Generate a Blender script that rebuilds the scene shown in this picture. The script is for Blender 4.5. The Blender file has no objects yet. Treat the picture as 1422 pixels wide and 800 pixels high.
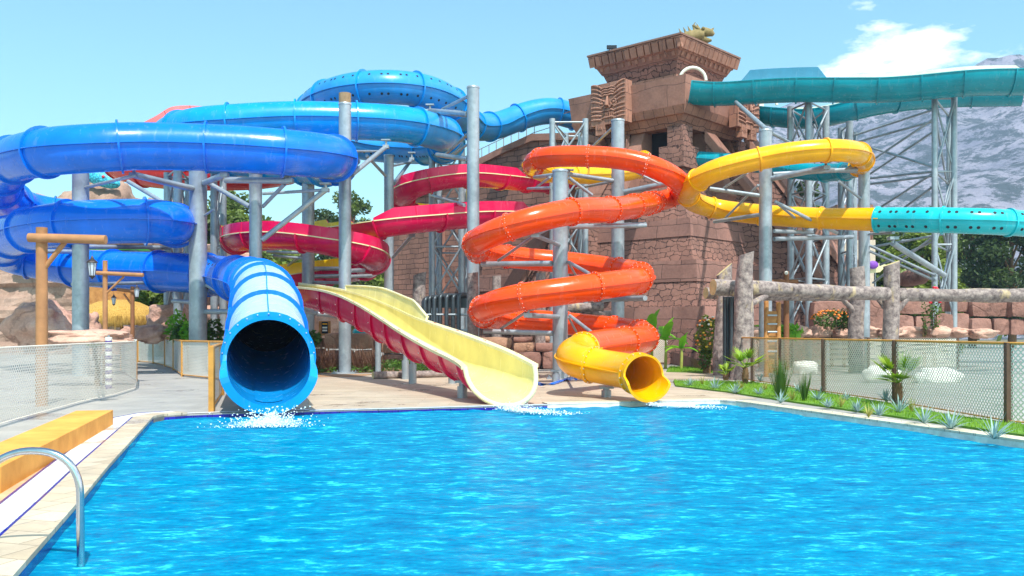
import bpy, math, random
from mathutils import Vector, noise
random.seed(7)
R = math.radians
sc = bpy.context.scene
COL = sc.collection
F = 1300.0; HZ = 460.0; CX = 711.0; CAMH = 1.4

def P(px, py, Y):
    "pixel of the 1422x800 photograph at depth Y (metres in front of the camera)"
    return Vector(((px - CX) / F * Y, Y, CAMH - (py - HZ) / F * Y))
def G(px, py, z=0.0):
    "point of the horizontal plane z under that pixel"
    Y = (CAMH - z) * F / (py - HZ)
    return Vector(((px - CX) / F * Y, Y, z))
def GX(px, Y, z=0.0):
    return Vector(((px - CX) / F * Y, Y, z))
def lin(r, g, b):
    def c(v):
        v /= 255.0
        return v / 12.92 if v <= 0.04045 else ((v + 0.055) / 1.055) ** 2.4
    return (c(r), c(g), c(b), 1.0)

# ------------------------------------------------------------------ materials
class NT:
    def __init__(s, name):
        s.m = bpy.data.materials.new(name); s.m.use_nodes = True
        s.t = s.m.node_tree; s.b = s.t.nodes['Principled BSDF']
    def n(s, typ, **kw):
        nd = s.t.nodes.new(typ)
        for k, v in kw.items():
            if k.startswith('i_'):
                key = k[2:]
                key = int(key) if key.isdigit() else key.replace('_', ' ')
                nd.inputs[key].default_value = v
            else: setattr(nd, k, v)
        return nd
    def l(s, a, b): s.t.links.new(a, b)
    def co(s, which='Object', scale=None):
        tc = s.n('ShaderNodeTexCoord'); o = tc.outputs[which]
        if scale:
            mp = s.n('ShaderNodeMapping'); mp.inputs['Scale'].default_value = scale
            s.l(o, mp.inputs['Vector']); o = mp.outputs[0]
        return o
    def noise(s, vec, scale, detail=4, rough=0.55):
        nd = s.n('ShaderNodeTexNoise', i_Scale=scale, i_Detail=detail, i_Roughness=rough)
        s.l(vec, nd.inputs['Vector']); return nd.outputs[0]
    def ramp(s, fac, stops):
        r = s.n('ShaderNodeValToRGB'); e = r.color_ramp.elements
        while len(e) < len(stops): e.new(0.5)
        for k, (p, c) in enumerate(stops):
            e[k].position = p; e[k].color = c if len(c) == 4 else (*c, 1)
        s.l(fac, r.inputs[0]); return r.outputs[0]
    def mix(s, fac, a, b, mode='MIX'):
        m = s.n('ShaderNodeMix', data_type='RGBA', blend_type=mode)
        for sock, v in ((m.inputs[0], fac), (m.inputs[6], a), (m.inputs[7], b)):
            if isinstance(v, (int, float, tuple)): sock.default_value = v
            else: s.l(v, sock)
        return m.outputs[2]
    def math(s, op, a, b=0.0, c=0.0):
        m = s.n('ShaderNodeMath', operation=op)
        for i, v in enumerate((a, b, c)):
            if isinstance(v, (int, float)): m.inputs[i].default_value = v
            else: s.l(v, m.inputs[i])
        return m.outputs[0]
    def bump(s, h, strength=0.3, dist=0.02, normal=None):
        b = s.n('ShaderNodeBump', i_Strength=strength, i_Distance=dist)
        s.l(h, b.inputs['Height'])
        if normal: s.l(normal, b.inputs['Normal'])
        return b.outputs[0]

def sc3(c, k): return (min(c[0]*k, 1), min(c[1]*k, 1), min(c[2]*k, 1), 1)

def gel(name, c, rough=0.22, var=0.16, spec=0.5, dirt=0.13):
    "moulded glass-fibre: faint mottling, chalky water marks"
    t = NT(name); v = t.co()
    n1 = t.noise(v, 1.3, 5)
    base = t.ramp(n1, [(0.3, sc3(c, 1 - var)), (0.7, sc3(c, 1 + var * .6))])
    vs = t.co('Object', (6, 6, .7))
    n2 = t.ramp(t.noise(vs, 1.0, 5, .6), [(0.56, (0, 0, 0)), (0.85, (1, 1, 1))])
    d = t.mix(t.math('MULTIPLY', n2, dirt), base, (0.5, 0.47, 0.42, 1))
    t.l(d, t.b.inputs['Base Color'])
    r = t.math('ADD', t.math('MULTIPLY', n2, .25), rough)
    t.l(r, t.b.inputs['Roughness'])
    t.b.inputs['Coat Weight'].default_value = 0.12; t.b.inputs['Coat Roughness'].default_value = 0.1; t.b.inputs['Specular IOR Level'].default_value = .38
    t.l(t.bump(t.noise(v, 3.0, 2), .12, .03), t.b.inputs['Normal'])
    return t.m

def plain(name, c, rough=0.6, metal=0.0, var=0.2, scale=6.0, bump=0.2, bd=0.01, c2=None):
    t = NT(name); v = t.co()
    n1 = t.noise(v, scale, 6, .6)
    base = t.ramp(n1, [(0.3, sc3(c, 1 - var)), (0.7, c2 or sc3(c, 1 + var))])
    t.l(base, t.b.inputs['Base Color'])
    t.b.inputs['Roughness'].default_value = rough; t.b.inputs['Metallic'].default_value = metal
    if bump: t.l(t.bump(t.noise(v, scale * 4, 5), bump, bd), t.b.inputs['Normal'])
    return t.m

def galv():
    t = NT('galvanised steel'); v = t.co()
    vo = t.n('ShaderNodeTexVoronoi', i_Scale=9.0); t.l(v, vo.inputs['Vector'])
    n1 = t.noise(v, 1.1, 6, .6)
    a = t.ramp(n1, [(0.25, (.22, .26, .30)), (0.5, (.34, .39, .43)), (0.75, (.46, .50, .53))])
    sp = t.ramp(vo.outputs['Color'], [(0.0, (.82, .82, .82)), (1.0, (1.1, 1.1, 1.1))])
    a = t.mix(.8, a, sp, 'MULTIPLY')
    vs = t.co('Object', (5, 5, .35))
    st = t.ramp(t.noise(vs, 1.5, 7, .75), [(0.55, (0, 0, 0)), (0.75, (1, 1, 1))])
    a = t.mix(t.math('MULTIPLY', st, .35), a, (.34, .26, .19, 1))
    t.l(a, t.b.inputs['Base Color'])
    t.b.inputs['Metallic'].default_value = .45; t.b.inputs['Roughness'].default_value = .42
    t.l(t.bump(n1, .15, .02), t.b.inputs['Normal'])
    return t.m

def stone(name, c, bw=.8, bh=.36, distort=.10, mortar=.022, dark=(.07, .035, .03, 1), bump=.7, var=.3, fine=True):
    "sculpted ashlar on metric UVs: wandering dark joints, blotched faces"
    t = NT(name); uv = t.co('UV')
    nz = t.n('ShaderNodeTexNoise', i_Scale=1.0 / max(bw, .3), i_Detail=3.0); t.l(uv, nz.inputs['Vector'])
    off = t.n('ShaderNodeVectorMath', operation='SUBTRACT'); t.l(nz.outputs['Color'], off.inputs[0]); off.inputs[1].default_value = (.5, .5, .5)
    sc_ = t.n('ShaderNodeVectorMath', operation='SCALE'); t.l(off.outputs[0], sc_.inputs[0]); sc_.inputs['Scale'].default_value = distort * 4
    ad = t.n('ShaderNodeVectorMath', operation='ADD'); t.l(uv, ad.inputs[0]); t.l(sc_.outputs[0], ad.inputs[1])
    br = t.n('ShaderNodeTexBrick', i_Scale=1.0, i_Mortar_Size=mortar, i_Mortar_Smooth=.35, i_Brick_Width=bw, i_Row_Height=bh)
    br.offset = .43; br.squash = 1.35; br.squash_frequency = 3
    br.inputs['Color1'].default_value = sc3(c, 1 - var * .5); br.inputs['Color2'].default_value = sc3(c, 1 + var * .5)
    br.inputs['Mortar'].default_value = dark
    t.l(ad.outputs[0], br.inputs['Vector'])
    fac = br.outputs['Fac']; colr = br.outputs['Color']
    o = t.co()
    blot = t.ramp(t.noise(o, .7, 7, .65), [(0.3, (.62, .60, .60)), (0.5, (.95, .95, .95)), (0.72, (1.28, 1.22, 1.18))])
    colr = t.mix(.9, colr, blot, 'MULTIPLY')
    gr = t.ramp(t.noise(o, 9.0, 6, .7), [(0.3, (.8, .8, .8)), (0.7, (1.15, 1.15, 1.15))])
    colr = t.mix(.8, colr, gr, 'MULTIPLY')
    t.l(colr, t.b.inputs['Base Color']); t.b.inputs['Roughness'].default_value = .9
    h = t.math('SUBTRACT', t.math('MULTIPLY', t.noise(o, 5.0, 7, .65), .6), fac)
    t.l(t.bump(h, bump, .05), t.b.inputs['Normal'])
    return t.m

def rockmat(name, c, c2, scale=.6):
    t = NT(name); o = t.co()
    n = t.noise(o, scale, 8, .62)
    a = t.ramp(n, [(0.25, sc3(c, .55)), (0.5, c), (0.75, c2)])
    vo = t.n('ShaderNodeTexVoronoi', feature='DISTANCE_TO_EDGE', i_Scale=scale * 1.1)
    nz = t.n('ShaderNodeTexNoise', i_Scale=scale * 2, i_Detail=4.0); t.l(o, nz.inputs['Vector'])
    mx = t.mix(.6, o, nz.outputs['Color']); t.l(mx, vo.inputs['Vector'])
    cr = t.ramp(vo.outputs['Distance'], [(0.0, (.45, .42, .42)), (0.03, (1, 1, 1))])
    a = t.mix(.55, a, cr, 'MULTIPLY')
    a = t.mix(.7, a, t.ramp(t.noise(o, scale * 14, 6, .7), [(0.3, (.75, .75, .75)), (0.7, (1.2, 1.2, 1.2))]), 'MULTIPLY')
    t.l(a, t.b.inputs['Base Color']); t.b.inputs['Roughness'].default_value = .92
    h = t.math('ADD', t.math('MULTIPLY', cr, .5), t.noise(o, scale * 6, 8, .65))
    t.l(t.bump(h, .8, .08), t.b.inputs['Normal'])
    return t.m

def netmat(name, c, cell=.075, wire=.26):
    "woven safety net on metric UVs: real holes, diagonal cords"
    t = NT(name); uv = t.co('UV')
    sx = t.n('ShaderNodeSeparateXYZ'); t.l(uv, sx.inputs[0])
    a = t.math('ADD', sx.outputs[0], sx.outputs[1]); b = t.math('SUBTRACT', sx.outputs[0], sx.outputs[1])
    def band(q):
        fr = t.math('FRACT', t.math('MULTIPLY', q, 1 / (cell * 1.4142)))
        return t.math('LESS_THAN', fr, wire)
    al = t.math('MAXIMUM', band(a), band(b))
    t.b.inputs['Base Color'].default_value = c; t.b.inputs['Roughness'].default_value = .8
    t.l(al, t.b.inputs['Alpha'])
    return t.m

def leafmat(name, c, c2, scale=1.2):
    t = NT(name); o = t.co()
    a = t.ramp(t.noise(o, scale, 4, .6), [(0.3, c), (0.7, c2)])
    t.l(a, t.b.inputs['Base Color']); t.b.inputs['Roughness'].default_value = .55
    t.b.inputs['Subsurface Weight'].default_value = 0.0
    tr = t.n('ShaderNodeBsdfTranslucent'); t.l(a, tr.inputs['Color'])
    ms = t.n('ShaderNodeMixShader', i_0=.3)
    t.l(t.b.outputs[0], ms.inputs[1]); t.l(tr.outputs[0], ms.inputs[2])
    t.l(ms.outputs[0], t.t.nodes['Material Output'].inputs['Surface'])
    return t.m

# ------------------------------------------------------------------ mesh builder
class MB:
    def __init__(s): s.v = []; s.f = []; s.mi = []; s.sm = []; s.uv = {}
    def add(s, vs, fs, mi=0, sm=False, uvs=None):
        o = len(s.v); s.v += [Vector(v) for v in vs]
        for k, f in enumerate(fs):
            if uvs: s.uv[len(s.f)] = uvs[k]
            s.f.append([i + o for i in f]); s.mi.append(mi); s.sm.append(sm)
        return s
    def box(s, c, size, ax=None, mi=0):
        c = Vector(c); ex, ey, ez = ax or (Vector((1, 0, 0)), Vector((0, 1, 0)), Vector((0, 0, 1)))
        hx, hy, hz = size[0] / 2, size[1] / 2, size[2] / 2
        vs = [c + ex * (i * hx) + ey * (j * hy) + ez * (k * hz) for k in (-1, 1) for j in (-1, 1) for i in (-1, 1)]
        return s.add(vs, [(0, 2, 3, 1), (4, 5, 7, 6), (0, 1, 5, 4), (2, 6, 7, 3), (0, 4, 6, 2), (1, 3, 7, 5)], mi)
    def bar(s, a, b, r, r2=None, n=10, mi=0, caps=True, sm=True):
        a = Vector(a); b = Vector(b); r2 = r if r2 is None else r2
        d = (b - a).normalized(); u = d.cross(Vector((0, 0, 1)))
        if u.length < 1e-3: u = Vector((1, 0, 0))
        u.normalize(); w = d.cross(u)
        vs = []
        for (c, rr) in ((a, r), (b, r2)):
            for k in range(n):
                t = 2 * math.pi * k / n; vs.append(c + u * (rr * math.cos(t)) + w * (rr * math.sin(t)))
        s.add(vs, [(k, (k + 1) % n, n + (k + 1) % n, n + k) for k in range(n)], mi, sm)
        if caps:
            s.add(vs[:n], [list(range(n))[::-1]], mi); s.add(vs[n:], [list(range(n))], mi)
        return s
    def tube(s, pts, rad, n=10, mi=0, caps=True):
        pts = [Vector(p) for p in pts]
        if not isinstance(rad, (list, tuple)): rad = [rad] * len(pts)
        vs = []
        u = None
        for i, p in enumerate(pts):
            d = (pts[min(i + 1, len(pts) - 1)] - pts[max(i - 1, 0)]).normalized()
            if u is None:
                u = d.cross(Vector((0, 0, 1)))
                if u.length < 1e-3: u = Vector((1, 0, 0))
            u = (u - d * u.dot(d)).normalized(); w = d.cross(u)
            for k in range(n):
                t = 2 * math.pi * k / n; vs.append(p + u * (rad[i] * math.cos(t)) + w * (rad[i] * math.sin(t)))
        fs = [(i * n + k, i * n + (k + 1) % n, (i + 1) * n + (k + 1) % n, (i + 1) * n + k) for i in range(len(pts) - 1) for k in range(n)]
        s.add(vs, fs, mi, True)
        if caps:
            s.add(vs[:n], [list(range(n))[::-1]], mi); s.add(vs[-n:], [list(range(n))], mi)
        return s
    def rings(s, rows, mi=0, sm=True, closed=True, capa=False, capb=False):
        n = len(rows[0]); vs = [p for r in rows for p in r]; m = n if closed else n - 1
        fs = [(i * n + k, i * n + (k + 1) % n, (i + 1) * n + (k + 1) % n, (i + 1) * n + k) for i in range(len(rows) - 1) for k in range(m)]
        s.add(vs, fs, mi, sm)
        if capa: s.add(rows[0], [list(range(n))[::-1]], mi)
        if capb: s.add(rows[-1], [list(range(n))], mi)
        return s
    def prism(s, poly, z0, z1, mi=0):
        n = len(poly); vs = [(p[0], p[1], z0) for p in poly] + [(p[0], p[1], z1) for p in poly]
        s.add(vs, [list(range(n))[::-1], list(range(n, 2 * n))] + [(k, (k + 1) % n, n + (k + 1) % n, n + k) for k in range(n)], mi)
        return s
    def slab(s, poly, thick, mi=0):
        "planar 3-D polygon extruded by the vector thick"
        n = len(poly); a = [Vector(p) for p in poly]; b = [p + Vector(thick) for p in a]
        s.add(a + b, [list(range(n)), list(range(n, 2 * n))[::-1]] + [((k + 1) % n, k, n + k, n + (k + 1) % n) for k in range(n)], mi)
        return s
    def lathe(s, c, prof, n=16, mi=0, sm=True):
        rows = [[Vector((c[0] + r * math.cos(2 * math.pi * k / n), c[1] + r * math.sin(2 * math.pi * k / n), c[2] + z)) for k in range(n)] for r, z in prof]
        return s.rings(rows, mi, sm, True, True, True)
    def ball(s, c, r, n=8, mi=0):
        rx, ry, rz = r if isinstance(r, (tuple, list)) else (r, r, r)
        rows = []
        for i in range(n + 1):
            t = math.pi * i / n
            rows.append([Vector((c[0] + rx * math.sin(t) * math.cos(2 * math.pi * k / (2 * n)), c[1] + ry * math.sin(t) * math.sin(2 * math.pi * k / (2 * n)), c[2] - rz * math.cos(t))) for k in range(2 * n)])
        return s.rings(rows, mi, True)
    def build(s, name, mats, parent=None, base=None, boxuv=None):
        me = bpy.data.meshes.new(name)
        o = Vector(parent.get('_w', (0, 0, 0))) if parent is not None else (Vector(base) if base is not None else Vector((0, 0, 0)))
        me.from_pydata([v - o for v in s.v], [], s.f)
        for m in (mats if isinstance(mats, (list, tuple)) else [mats]): me.materials.append(m)
        me.polygons.foreach_set('material_index', s.mi); me.polygons.foreach_set('use_smooth', s.sm)
        if s.uv or boxuv is not None:
            uvl = me.uv_layers.new(name='UVMap'); ca, sa = (math.cos(-(boxuv or 0)), math.sin(-(boxuv or 0)))
            for p in me.polygons:
                given = s.uv.get(p.index)
                n = p.normal; nx = n.x * ca - n.y * sa; ny = n.x * sa + n.y * ca
                for j, li in enumerate(p.loop_indices):
                    if given: uvl.data[li].uv = given[j]; continue
                    q = s.v[s.f[p.index][j]]; x = q.x * ca - q.y * sa; y = q.x * sa + q.y * ca
                    if abs(n.z) > .75: uvl.data[li].uv = (x, y)
                    elif abs(nx) > abs(ny): uvl.data[li].uv = (y, q.z)
                    else: uvl.data[li].uv = (x, q.z)
        me.update()
        ob = bpy.data.objects.new(name, me); COL.objects.link(ob)
        if parent is not None: ob.parent = parent; ob['_w'] = tuple(o)
        else: ob.location = o; ob['_w'] = tuple(o)
        return ob

def tag(o, label=None, cat=None, group=None, kind=None):
    if label: o['label'] = label
    if cat: o['category'] = cat
    if group: o['group'] = group
    if kind: o['kind'] = kind
    return o
def thing(name, loc, label, cat, group=None):
    o = bpy.data.objects.new(name, None); COL.objects.link(o)
    o.empty_display_size = .2; o.location = loc; o['_w'] = tuple(Vector(loc))
    return tag(o, label, cat, group)
def struct(name, mb, mats, boxuv=None, kind='structure'):
    return tag(mb.build(name, mats, boxuv=boxuv), kind=kind)
def dup(root, loc, rotz=0, label=None, scale=None, group=None):
    r = root.copy(); COL.objects.link(r); r.location = loc; r.rotation_euler = (0, 0, rotz)
    if scale: r.scale = (scale,) * 3
    if label: r['label'] = label
    if group: r['group'] = group
    def rec(src, dst):
        for ch in list(src.children):
            c = ch.copy(); COL.objects.link(c); c.parent = dst; rec(ch, c)
    rec(root, r); return r

def catmull(pts, n=14):
    pts = [Vector(p) for p in pts]; out = []
    q = [2 * pts[0] - pts[1]] + pts + [2 * pts[-1] - pts[-2]]
    for i in range(1, len(q) - 2):
        p0, p1, p2, p3 = q[i - 1:i + 3]
        for k in range(n):
            t = k / n
            out.append(.5 * ((2 * p1) + (p2 - p0) * t + (2 * p0 - 5 * p1 + 4 * p2 - p3) * t * t + (3 * p1 - p0 - 3 * p2 + p3) * t ** 3))
    out.append(pts[-1]); return out
def resample(pts, ds):
    L = [0.0]
    for a, b in zip(pts, pts[1:]): L.append(L[-1] + (b - a).length)
    n = max(2, int(round(L[-1] / ds)) + 1); out = []; j = 0
    for i in range(n):
        s = L[-1] * i / (n - 1)
        while j < len(L) - 2 and L[j + 1] < s: j += 1
        t = (s - L[j]) / max(1e-9, L[j + 1] - L[j]); out.append(pts[j].lerp(pts[j + 1], t))
    return out
def relax(pts, k=6):
    for _ in range(k):
        pts = [pts[0]] + [(pts[i - 1] + pts[i] * 2 + pts[i + 1]) / 4 for i in range(1, len(pts) - 1)] + [pts[-1]]
    return pts
def frames(pts):
    fr = []
    for i, p in enumerate(pts):
        d = (pts[min(i + 1, len(pts) - 1)] - pts[max(i - 1, 0)]).normalized()
        sd = d.cross(Vector((0, 0, 1))).normalized(); up = sd.cross(d)
        fr.append((p, d, sd, up))
    return fr
def pxof(p): return CX + F * p.x / p.y
# ------------------------------------------------------------------ palette
M = {}
M['blue_deep'] = gel('deep blue glass fibre', (.0, .165, .80, 1))
M['blue_mid'] = gel('mid blue glass fibre', (.0, .27, .76, 1))
M['blue_pale'] = gel('weathered blue glass fibre', (.02, .27, .66, 1), rough=.3)
M['blue_ice'] = gel('pale icy blue glass fibre', (.48, .70, .86, 1), rough=.25, dirt=.04)
M['blue_in_shade'] = gel('inner fibre with painted shade', (.0, .035, .12, 1), dirt=0)  # navy stands for shade inside the tube, painted onto the inner wall
M['blue_lip'] = gel('bright azure glass fibre', (.004, .27, .68, 1))
M['crimson'] = gel('crimson glass fibre', (.66, .003, .075, 1))
M['cream'] = gel('cream yellow glass fibre', (.84, .72, .27, 1), dirt=.12)
M['lemon'] = gel('lemon yellow glass fibre', (.92, .66, .01, 1))
M['rim'] = gel('pale cream edging', (.82, .74, .42, 1), dirt=.1)
M['orange'] = gel('orange glass fibre', (.88, .072, .001, 1))
M['yellow'] = gel('golden yellow glass fibre', (.93, .43, .001, 1))
M['teal'] = gel('teal glass fibre', (.0, .28, .36, 1))
M['teal_pale'] = gel('pale turquoise glass fibre', (.01, .48, .56, 1))
M['teal_in'] = gel('off white flume lining', (.70, .72, .62, 1))
M['guard_b'] = gel('pale steel blue lining', (.06, .26, .42, 1))
M['pinkred'] = gel('faded pink red fibre', (.80, .20, .20, 1))
M['red'] = gel('red glass fibre', (.62, .02, .02, 1))
M['dark'] = plain('dark opening', (.01, .02, .03, 1), .8)
M['bolt'] = plain('bright bolt heads', (.75, .72, .66, 1), .4, .5)
M['galv'] = galv()
M['galv_dark'] = plain('weathered dark pipe', (.06, .075, .085, 1), .4, .5)

def ring_mesh(p, d, sd, up, r, out=.05, w=.055, n=32, bolts=0, arc=None, full=True):
    mb = MB(); a0, a1 = arc or (0, 2 * math.pi); m = n if full else n + 1
    prof = [(-.01, -w / 2), (out, -w / 2), (out, w / 2), (-.01, w / 2)]
    rows = []
    for (dr, dz) in prof:
        rows.append([p + d * dz + (sd * math.cos(a0 + (a1 - a0) * k / n) + up * math.sin(a0 + (a1 - a0) * k / n)) * (r + dr) for k in range(m)])
    for i in range(4): mb.rings([rows[i], rows[(i + 1) % 4]], 0, i in (1,), full)
    if not full:
        mb.add([rw[0] for rw in rows], [(0, 1, 2, 3)]); mb.add([rw[-1] for rw in rows], [(3, 2, 1, 0)])
    for k in range(bolts):
        t = a0 + (a1 - a0) * (k + .5) / bolts; c = p + (sd * math.cos(t) + up * math.sin(t)) * (r + out * .55)
        mb.bar(c - d * (w / 2 + .014), c + d * (w / 2 + .014), .013, n=6, mi=1)
    return mb

def closed_slide(root, ctrl, r, matf, ring=1.9, phase=0.0, out=.05, bolts=0, mouth=None, ringmat=None, flat=None, seam=True, dots=None, seam_m=None, rf=None):
    pts = resample(catmull(ctrl), .12); pts = relax(pts, 14); pts = resample(pts, .2)
    fr = frames(pts); N = len(fr); L = .2
    cuts = [0]; s = phase
    while True:
        i = int(round(s / L))
        if i >= N - 4: break
        if i - cuts[-1] > 3: cuts.append(i)
        s += ring if not callable(ring) else ring(i / N)
    cuts.append(N - 1)
    n = 30; rad = lambda i: r * (rf(i / (N - 1), fr[i][0]) if rf else 1.0)
    def ringpts(i, rr): p, d, sd, up = fr[i]; return [p + (sd * math.cos(2 * math.pi * k / n) + up * math.sin(2 * math.pi * k / n)) * rr for k in range(n)]
    for a, b in zip(cuts, cuts[1:]):
        mb = MB(); mm = matf((a + b) / 2 / N, fr[(a + b) // 2][0])
        mb.rings([ringpts(i, rad(i)) for i in range(a, b + 1)])
        mb.rings([ringpts(i, rad(i) - .02)[::-1] for i in range(a, b + 1)], 1)
        sec = mb.build('tube_section', [M[mm], M['blue_in_shade' if mm == 'blue_ice' else mm]], root)
        if dots and dots((a + b) / 2 / N, fr[(a + b) // 2][0]):
            dm = MB(); cnt = 6
            for k in range(cnt):
                i = a + int((b - a) * (k + 1) / (cnt + 1)); p, d, sd, up = fr[i]
                for t in ((R(36), R(-36)) if d.x > 0 else (R(144), R(216))):
                    o = sd * math.cos(t) + up * math.sin(t); dm.bar(p + o * (rad(i) - .02), p + o * (rad(i) + .004), .055, n=8)
            tag(dm.build('vent_holes', M['dark'], sec), kind='stuff')
        fm = ringmat(mm) if ringmat else mm
        ring_mesh(*fr[a], rad(a), out=out, bolts=bolts).build('joint_flange', [M[fm], M['bolt']], root)
    if mouth is None: ring_mesh(*fr[-1], rad(N - 1), out=out, bolts=bolts).build('joint_flange', [M[matf(1, fr[-1][0])], M['bolt']], root)
    if seam:
        mats = []; 
        for q in (-1, 1):
            rows = []; mb = MB()
            segs = []
            for i, (p, d, sd, up) in enumerate(fr):
                c = p + sd * (q * rad(i)); e = p + sd * (q * (rad(i) + out * .9)); h = up * .014
                rows.append([c - h, e - h, e + h, c + h])
            names = sorted({seam_m(matf(i / N, fr[i][0])) if seam_m else matf(i / N, fr[i][0]) for i in range(N)})
            for i in range(N - 1):
                nm = seam_m(matf(i / N, fr[i][0])) if seam_m else matf(i / N, fr[i][0])
                mb.rings([rows[i], rows[i + 1]], names.index(nm), False)
            mb.build('side_seam', [M[x] for x in names], root)
    return fr

def open_slide(root, ctrl, r, outm, inm, rimm, guard=None, ring=2.0, phase=.5, gh=.34, ginm=None, rimw=.05, thick=.03):
    """U-shaped flume; guard(f) -> (left, right) extra wall heights above the rim joint"""
    pts = resample(catmull(ctrl), .12); pts = relax(pts, 14); pts = resample(pts, .2)
    fr = frames(pts); N = len(fr)
    cuts = [0]; s = phase
    while True:
        i = int(round(s / .2))
        if i >= N - 4: break
        if i - cuts[-1] > 3: cuts.append(i)
        s += ring
    cuts.append(N - 1); n = 18
    g = guard or (lambda f, p: (0, 0))
    def prof(i, rr):
        p, d, sd, up = fr[i]
        return [p + (sd * math.cos(math.pi + math.pi * k / n) + up * math.sin(math.pi + math.pi * k / n)) * rr for k in range(n + 1)]
    for a, b in zip(cuts, cuts[1:]):
        mb = MB()
        mb.rings([prof(i, r) for i in range(a, b + 1)], 0, True, False)
        mb.rings([prof(i, r - thick)[::-1] for i in range(a, b + 1)], 1, True, False)
        mb.build('flume_section', [M[outm], M[inm]], root)
        ring_mesh(*fr[a], r, out=.075, w=.06, n=20, arc=(math.pi, 2 * math.pi), full=False).build('joint_flange', M[outm], root)
    for q in (-1, 1):
        mb = MB(); rows = []
        for i, (p, d, sd, up) in enumerate(fr):
            c = p + sd * (q * (r - thick)); e = p + sd * (q * (r + rimw)); h = up * .018
            rows.append([c - h, e - h, e + h, c + h])
        mb.rings(rows, 0, False, True, True, True); mb.build('rim', M[rimm], root)
        # raised guard wall
        run = []
        for i in range(N + 1):
            gl = g(i / (N - 1), fr[i][0])[0 if q < 0 else 1] if i < N else 0
            if gl > .02: run.append((i, gl))
            elif run:
                if len(run) > 8:
                    run = [(j, h * min(1, .25 + .25 * k_, .25 + .25 * (len(run) - 1 - k_))) for k_, (j, h) in enumerate(run)]
                    mb = MB(); ro = []; ri = []; m_ = 5
                    for (j, h) in run:
                        p, d, sd, up = fr[j]
                        ro.append([p + sd * (q * (r + .012 - .10 * (h * t / m_) ** 2)) + up * (.02 + h * t / m_) for t in range(m_ + 1)])
                        ri.append([p + sd * (q * (r - .018 - .10 * (h * t / m_) ** 2)) + up * (.02 + h * t / m_) for t in range(m_ + 1)])
                    mb.rings(ro, 0, True, False); mb.rings([x[::-1] for x in ri], 1, True, False)
                    mb.rings([[a_[-1], b_[-1]] for a_, b_ in zip(ro, ri)], 0, False, False)
                    for (ra, rb) in ((ro[0], ri[0]), (ro[-1], ri[-1])):
                        for t in range(m_): mb.add([ra[t], ra[t + 1], rb[t + 1], rb[t]], [(0, 1, 2, 3)])
                    gc = ginm(fr[run[3][0]][0]) if ginm else None; gd = mb.build('splash_guard', [M[gc or outm], M[gc or inm]], root)
                    for j in range(0, len(run), 9):
                        a_ = ro[j]; bands = MB()
                        for t in range(m_): bands.bar(a_[t], a_[t + 1], .022, n=6)
                        bands.build('guard_rib', M[outm], gd)
                run = []
    return fr

# ---------------------------------------------------------------- blue raft slide
r0 = thing('water_slide', P(370, 540, 17).xy.to_3d(), 'huge deep blue enclosed tube slide coiling in from the left, round mouth over the pool', 'water slide', 'big tube slides over the pool')
blue_ctrl = [P(*q) for q in [
 (798,162,50.5),(765,154,50),(730,160,49.5),(692,174,48.5),(660,176,46.5),(643,164,43.5),(628,146,41),(595,128,39.5),(540,121,38.5),(482,126,39),(442,142,41),(432,166,44),(460,192,46),(520,205,46.5),(580,208,45.5),
 (618,204,42.5),(618,190,38.6),(595,180,36.6),(553,172,35.6),(484,168,35),(400,167,34.6),(300,173,34.3),(262,178,34.8),(234,190,36.4),(236,208,38.5),(270,216,39.8),(330,222,39.5),(390,228,38),(435,232,36),(462,229,33.2),(468,222,30.9),(450,217,29.2),
 (400,212,28.3),(315,206,27.9),(200,203,27.4),(131,206,27),(60,212,27.4),(10,228,29.5),(0,262,33),(30,288,36),(80,300,37),(150,305,37),(205,308,35.5),(236,312,33.6),(244,313,31.6),(236,309,30.2),
 (200,307,29.5),(137,308,29.3),(80,312,29.6),(32,322,31.2),(5,338,33.8),(14,354,36),(60,364,36.4),(112,372,35.4),(180,376,34),(240,378,33),(300,383,31.8),(332,388,30),(352,394,27.5),(363,402,25),(369,421,22.2),(371,460,19.4),(373,497,16.9)]]
tot = len(blue_ctrl)
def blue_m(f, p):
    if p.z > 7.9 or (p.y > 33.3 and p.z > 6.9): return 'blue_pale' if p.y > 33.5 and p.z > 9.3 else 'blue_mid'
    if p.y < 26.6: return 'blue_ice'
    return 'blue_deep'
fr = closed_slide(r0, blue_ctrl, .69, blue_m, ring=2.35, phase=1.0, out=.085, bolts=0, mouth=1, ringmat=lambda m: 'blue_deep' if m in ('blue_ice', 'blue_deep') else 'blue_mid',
    dots=lambda f, p: (p.z > 9.6 and p.x < -2.0) or (p.z < 4.2 and 262 < pxof(p) < 330), seam_m=lambda m: 'blue_deep' if m == 'blue_ice' else m, rf=lambda t, p: 1 + (.10 * min(1, (27.5 - p.y) / 5) if p.y < 27.5 else 0))
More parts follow.
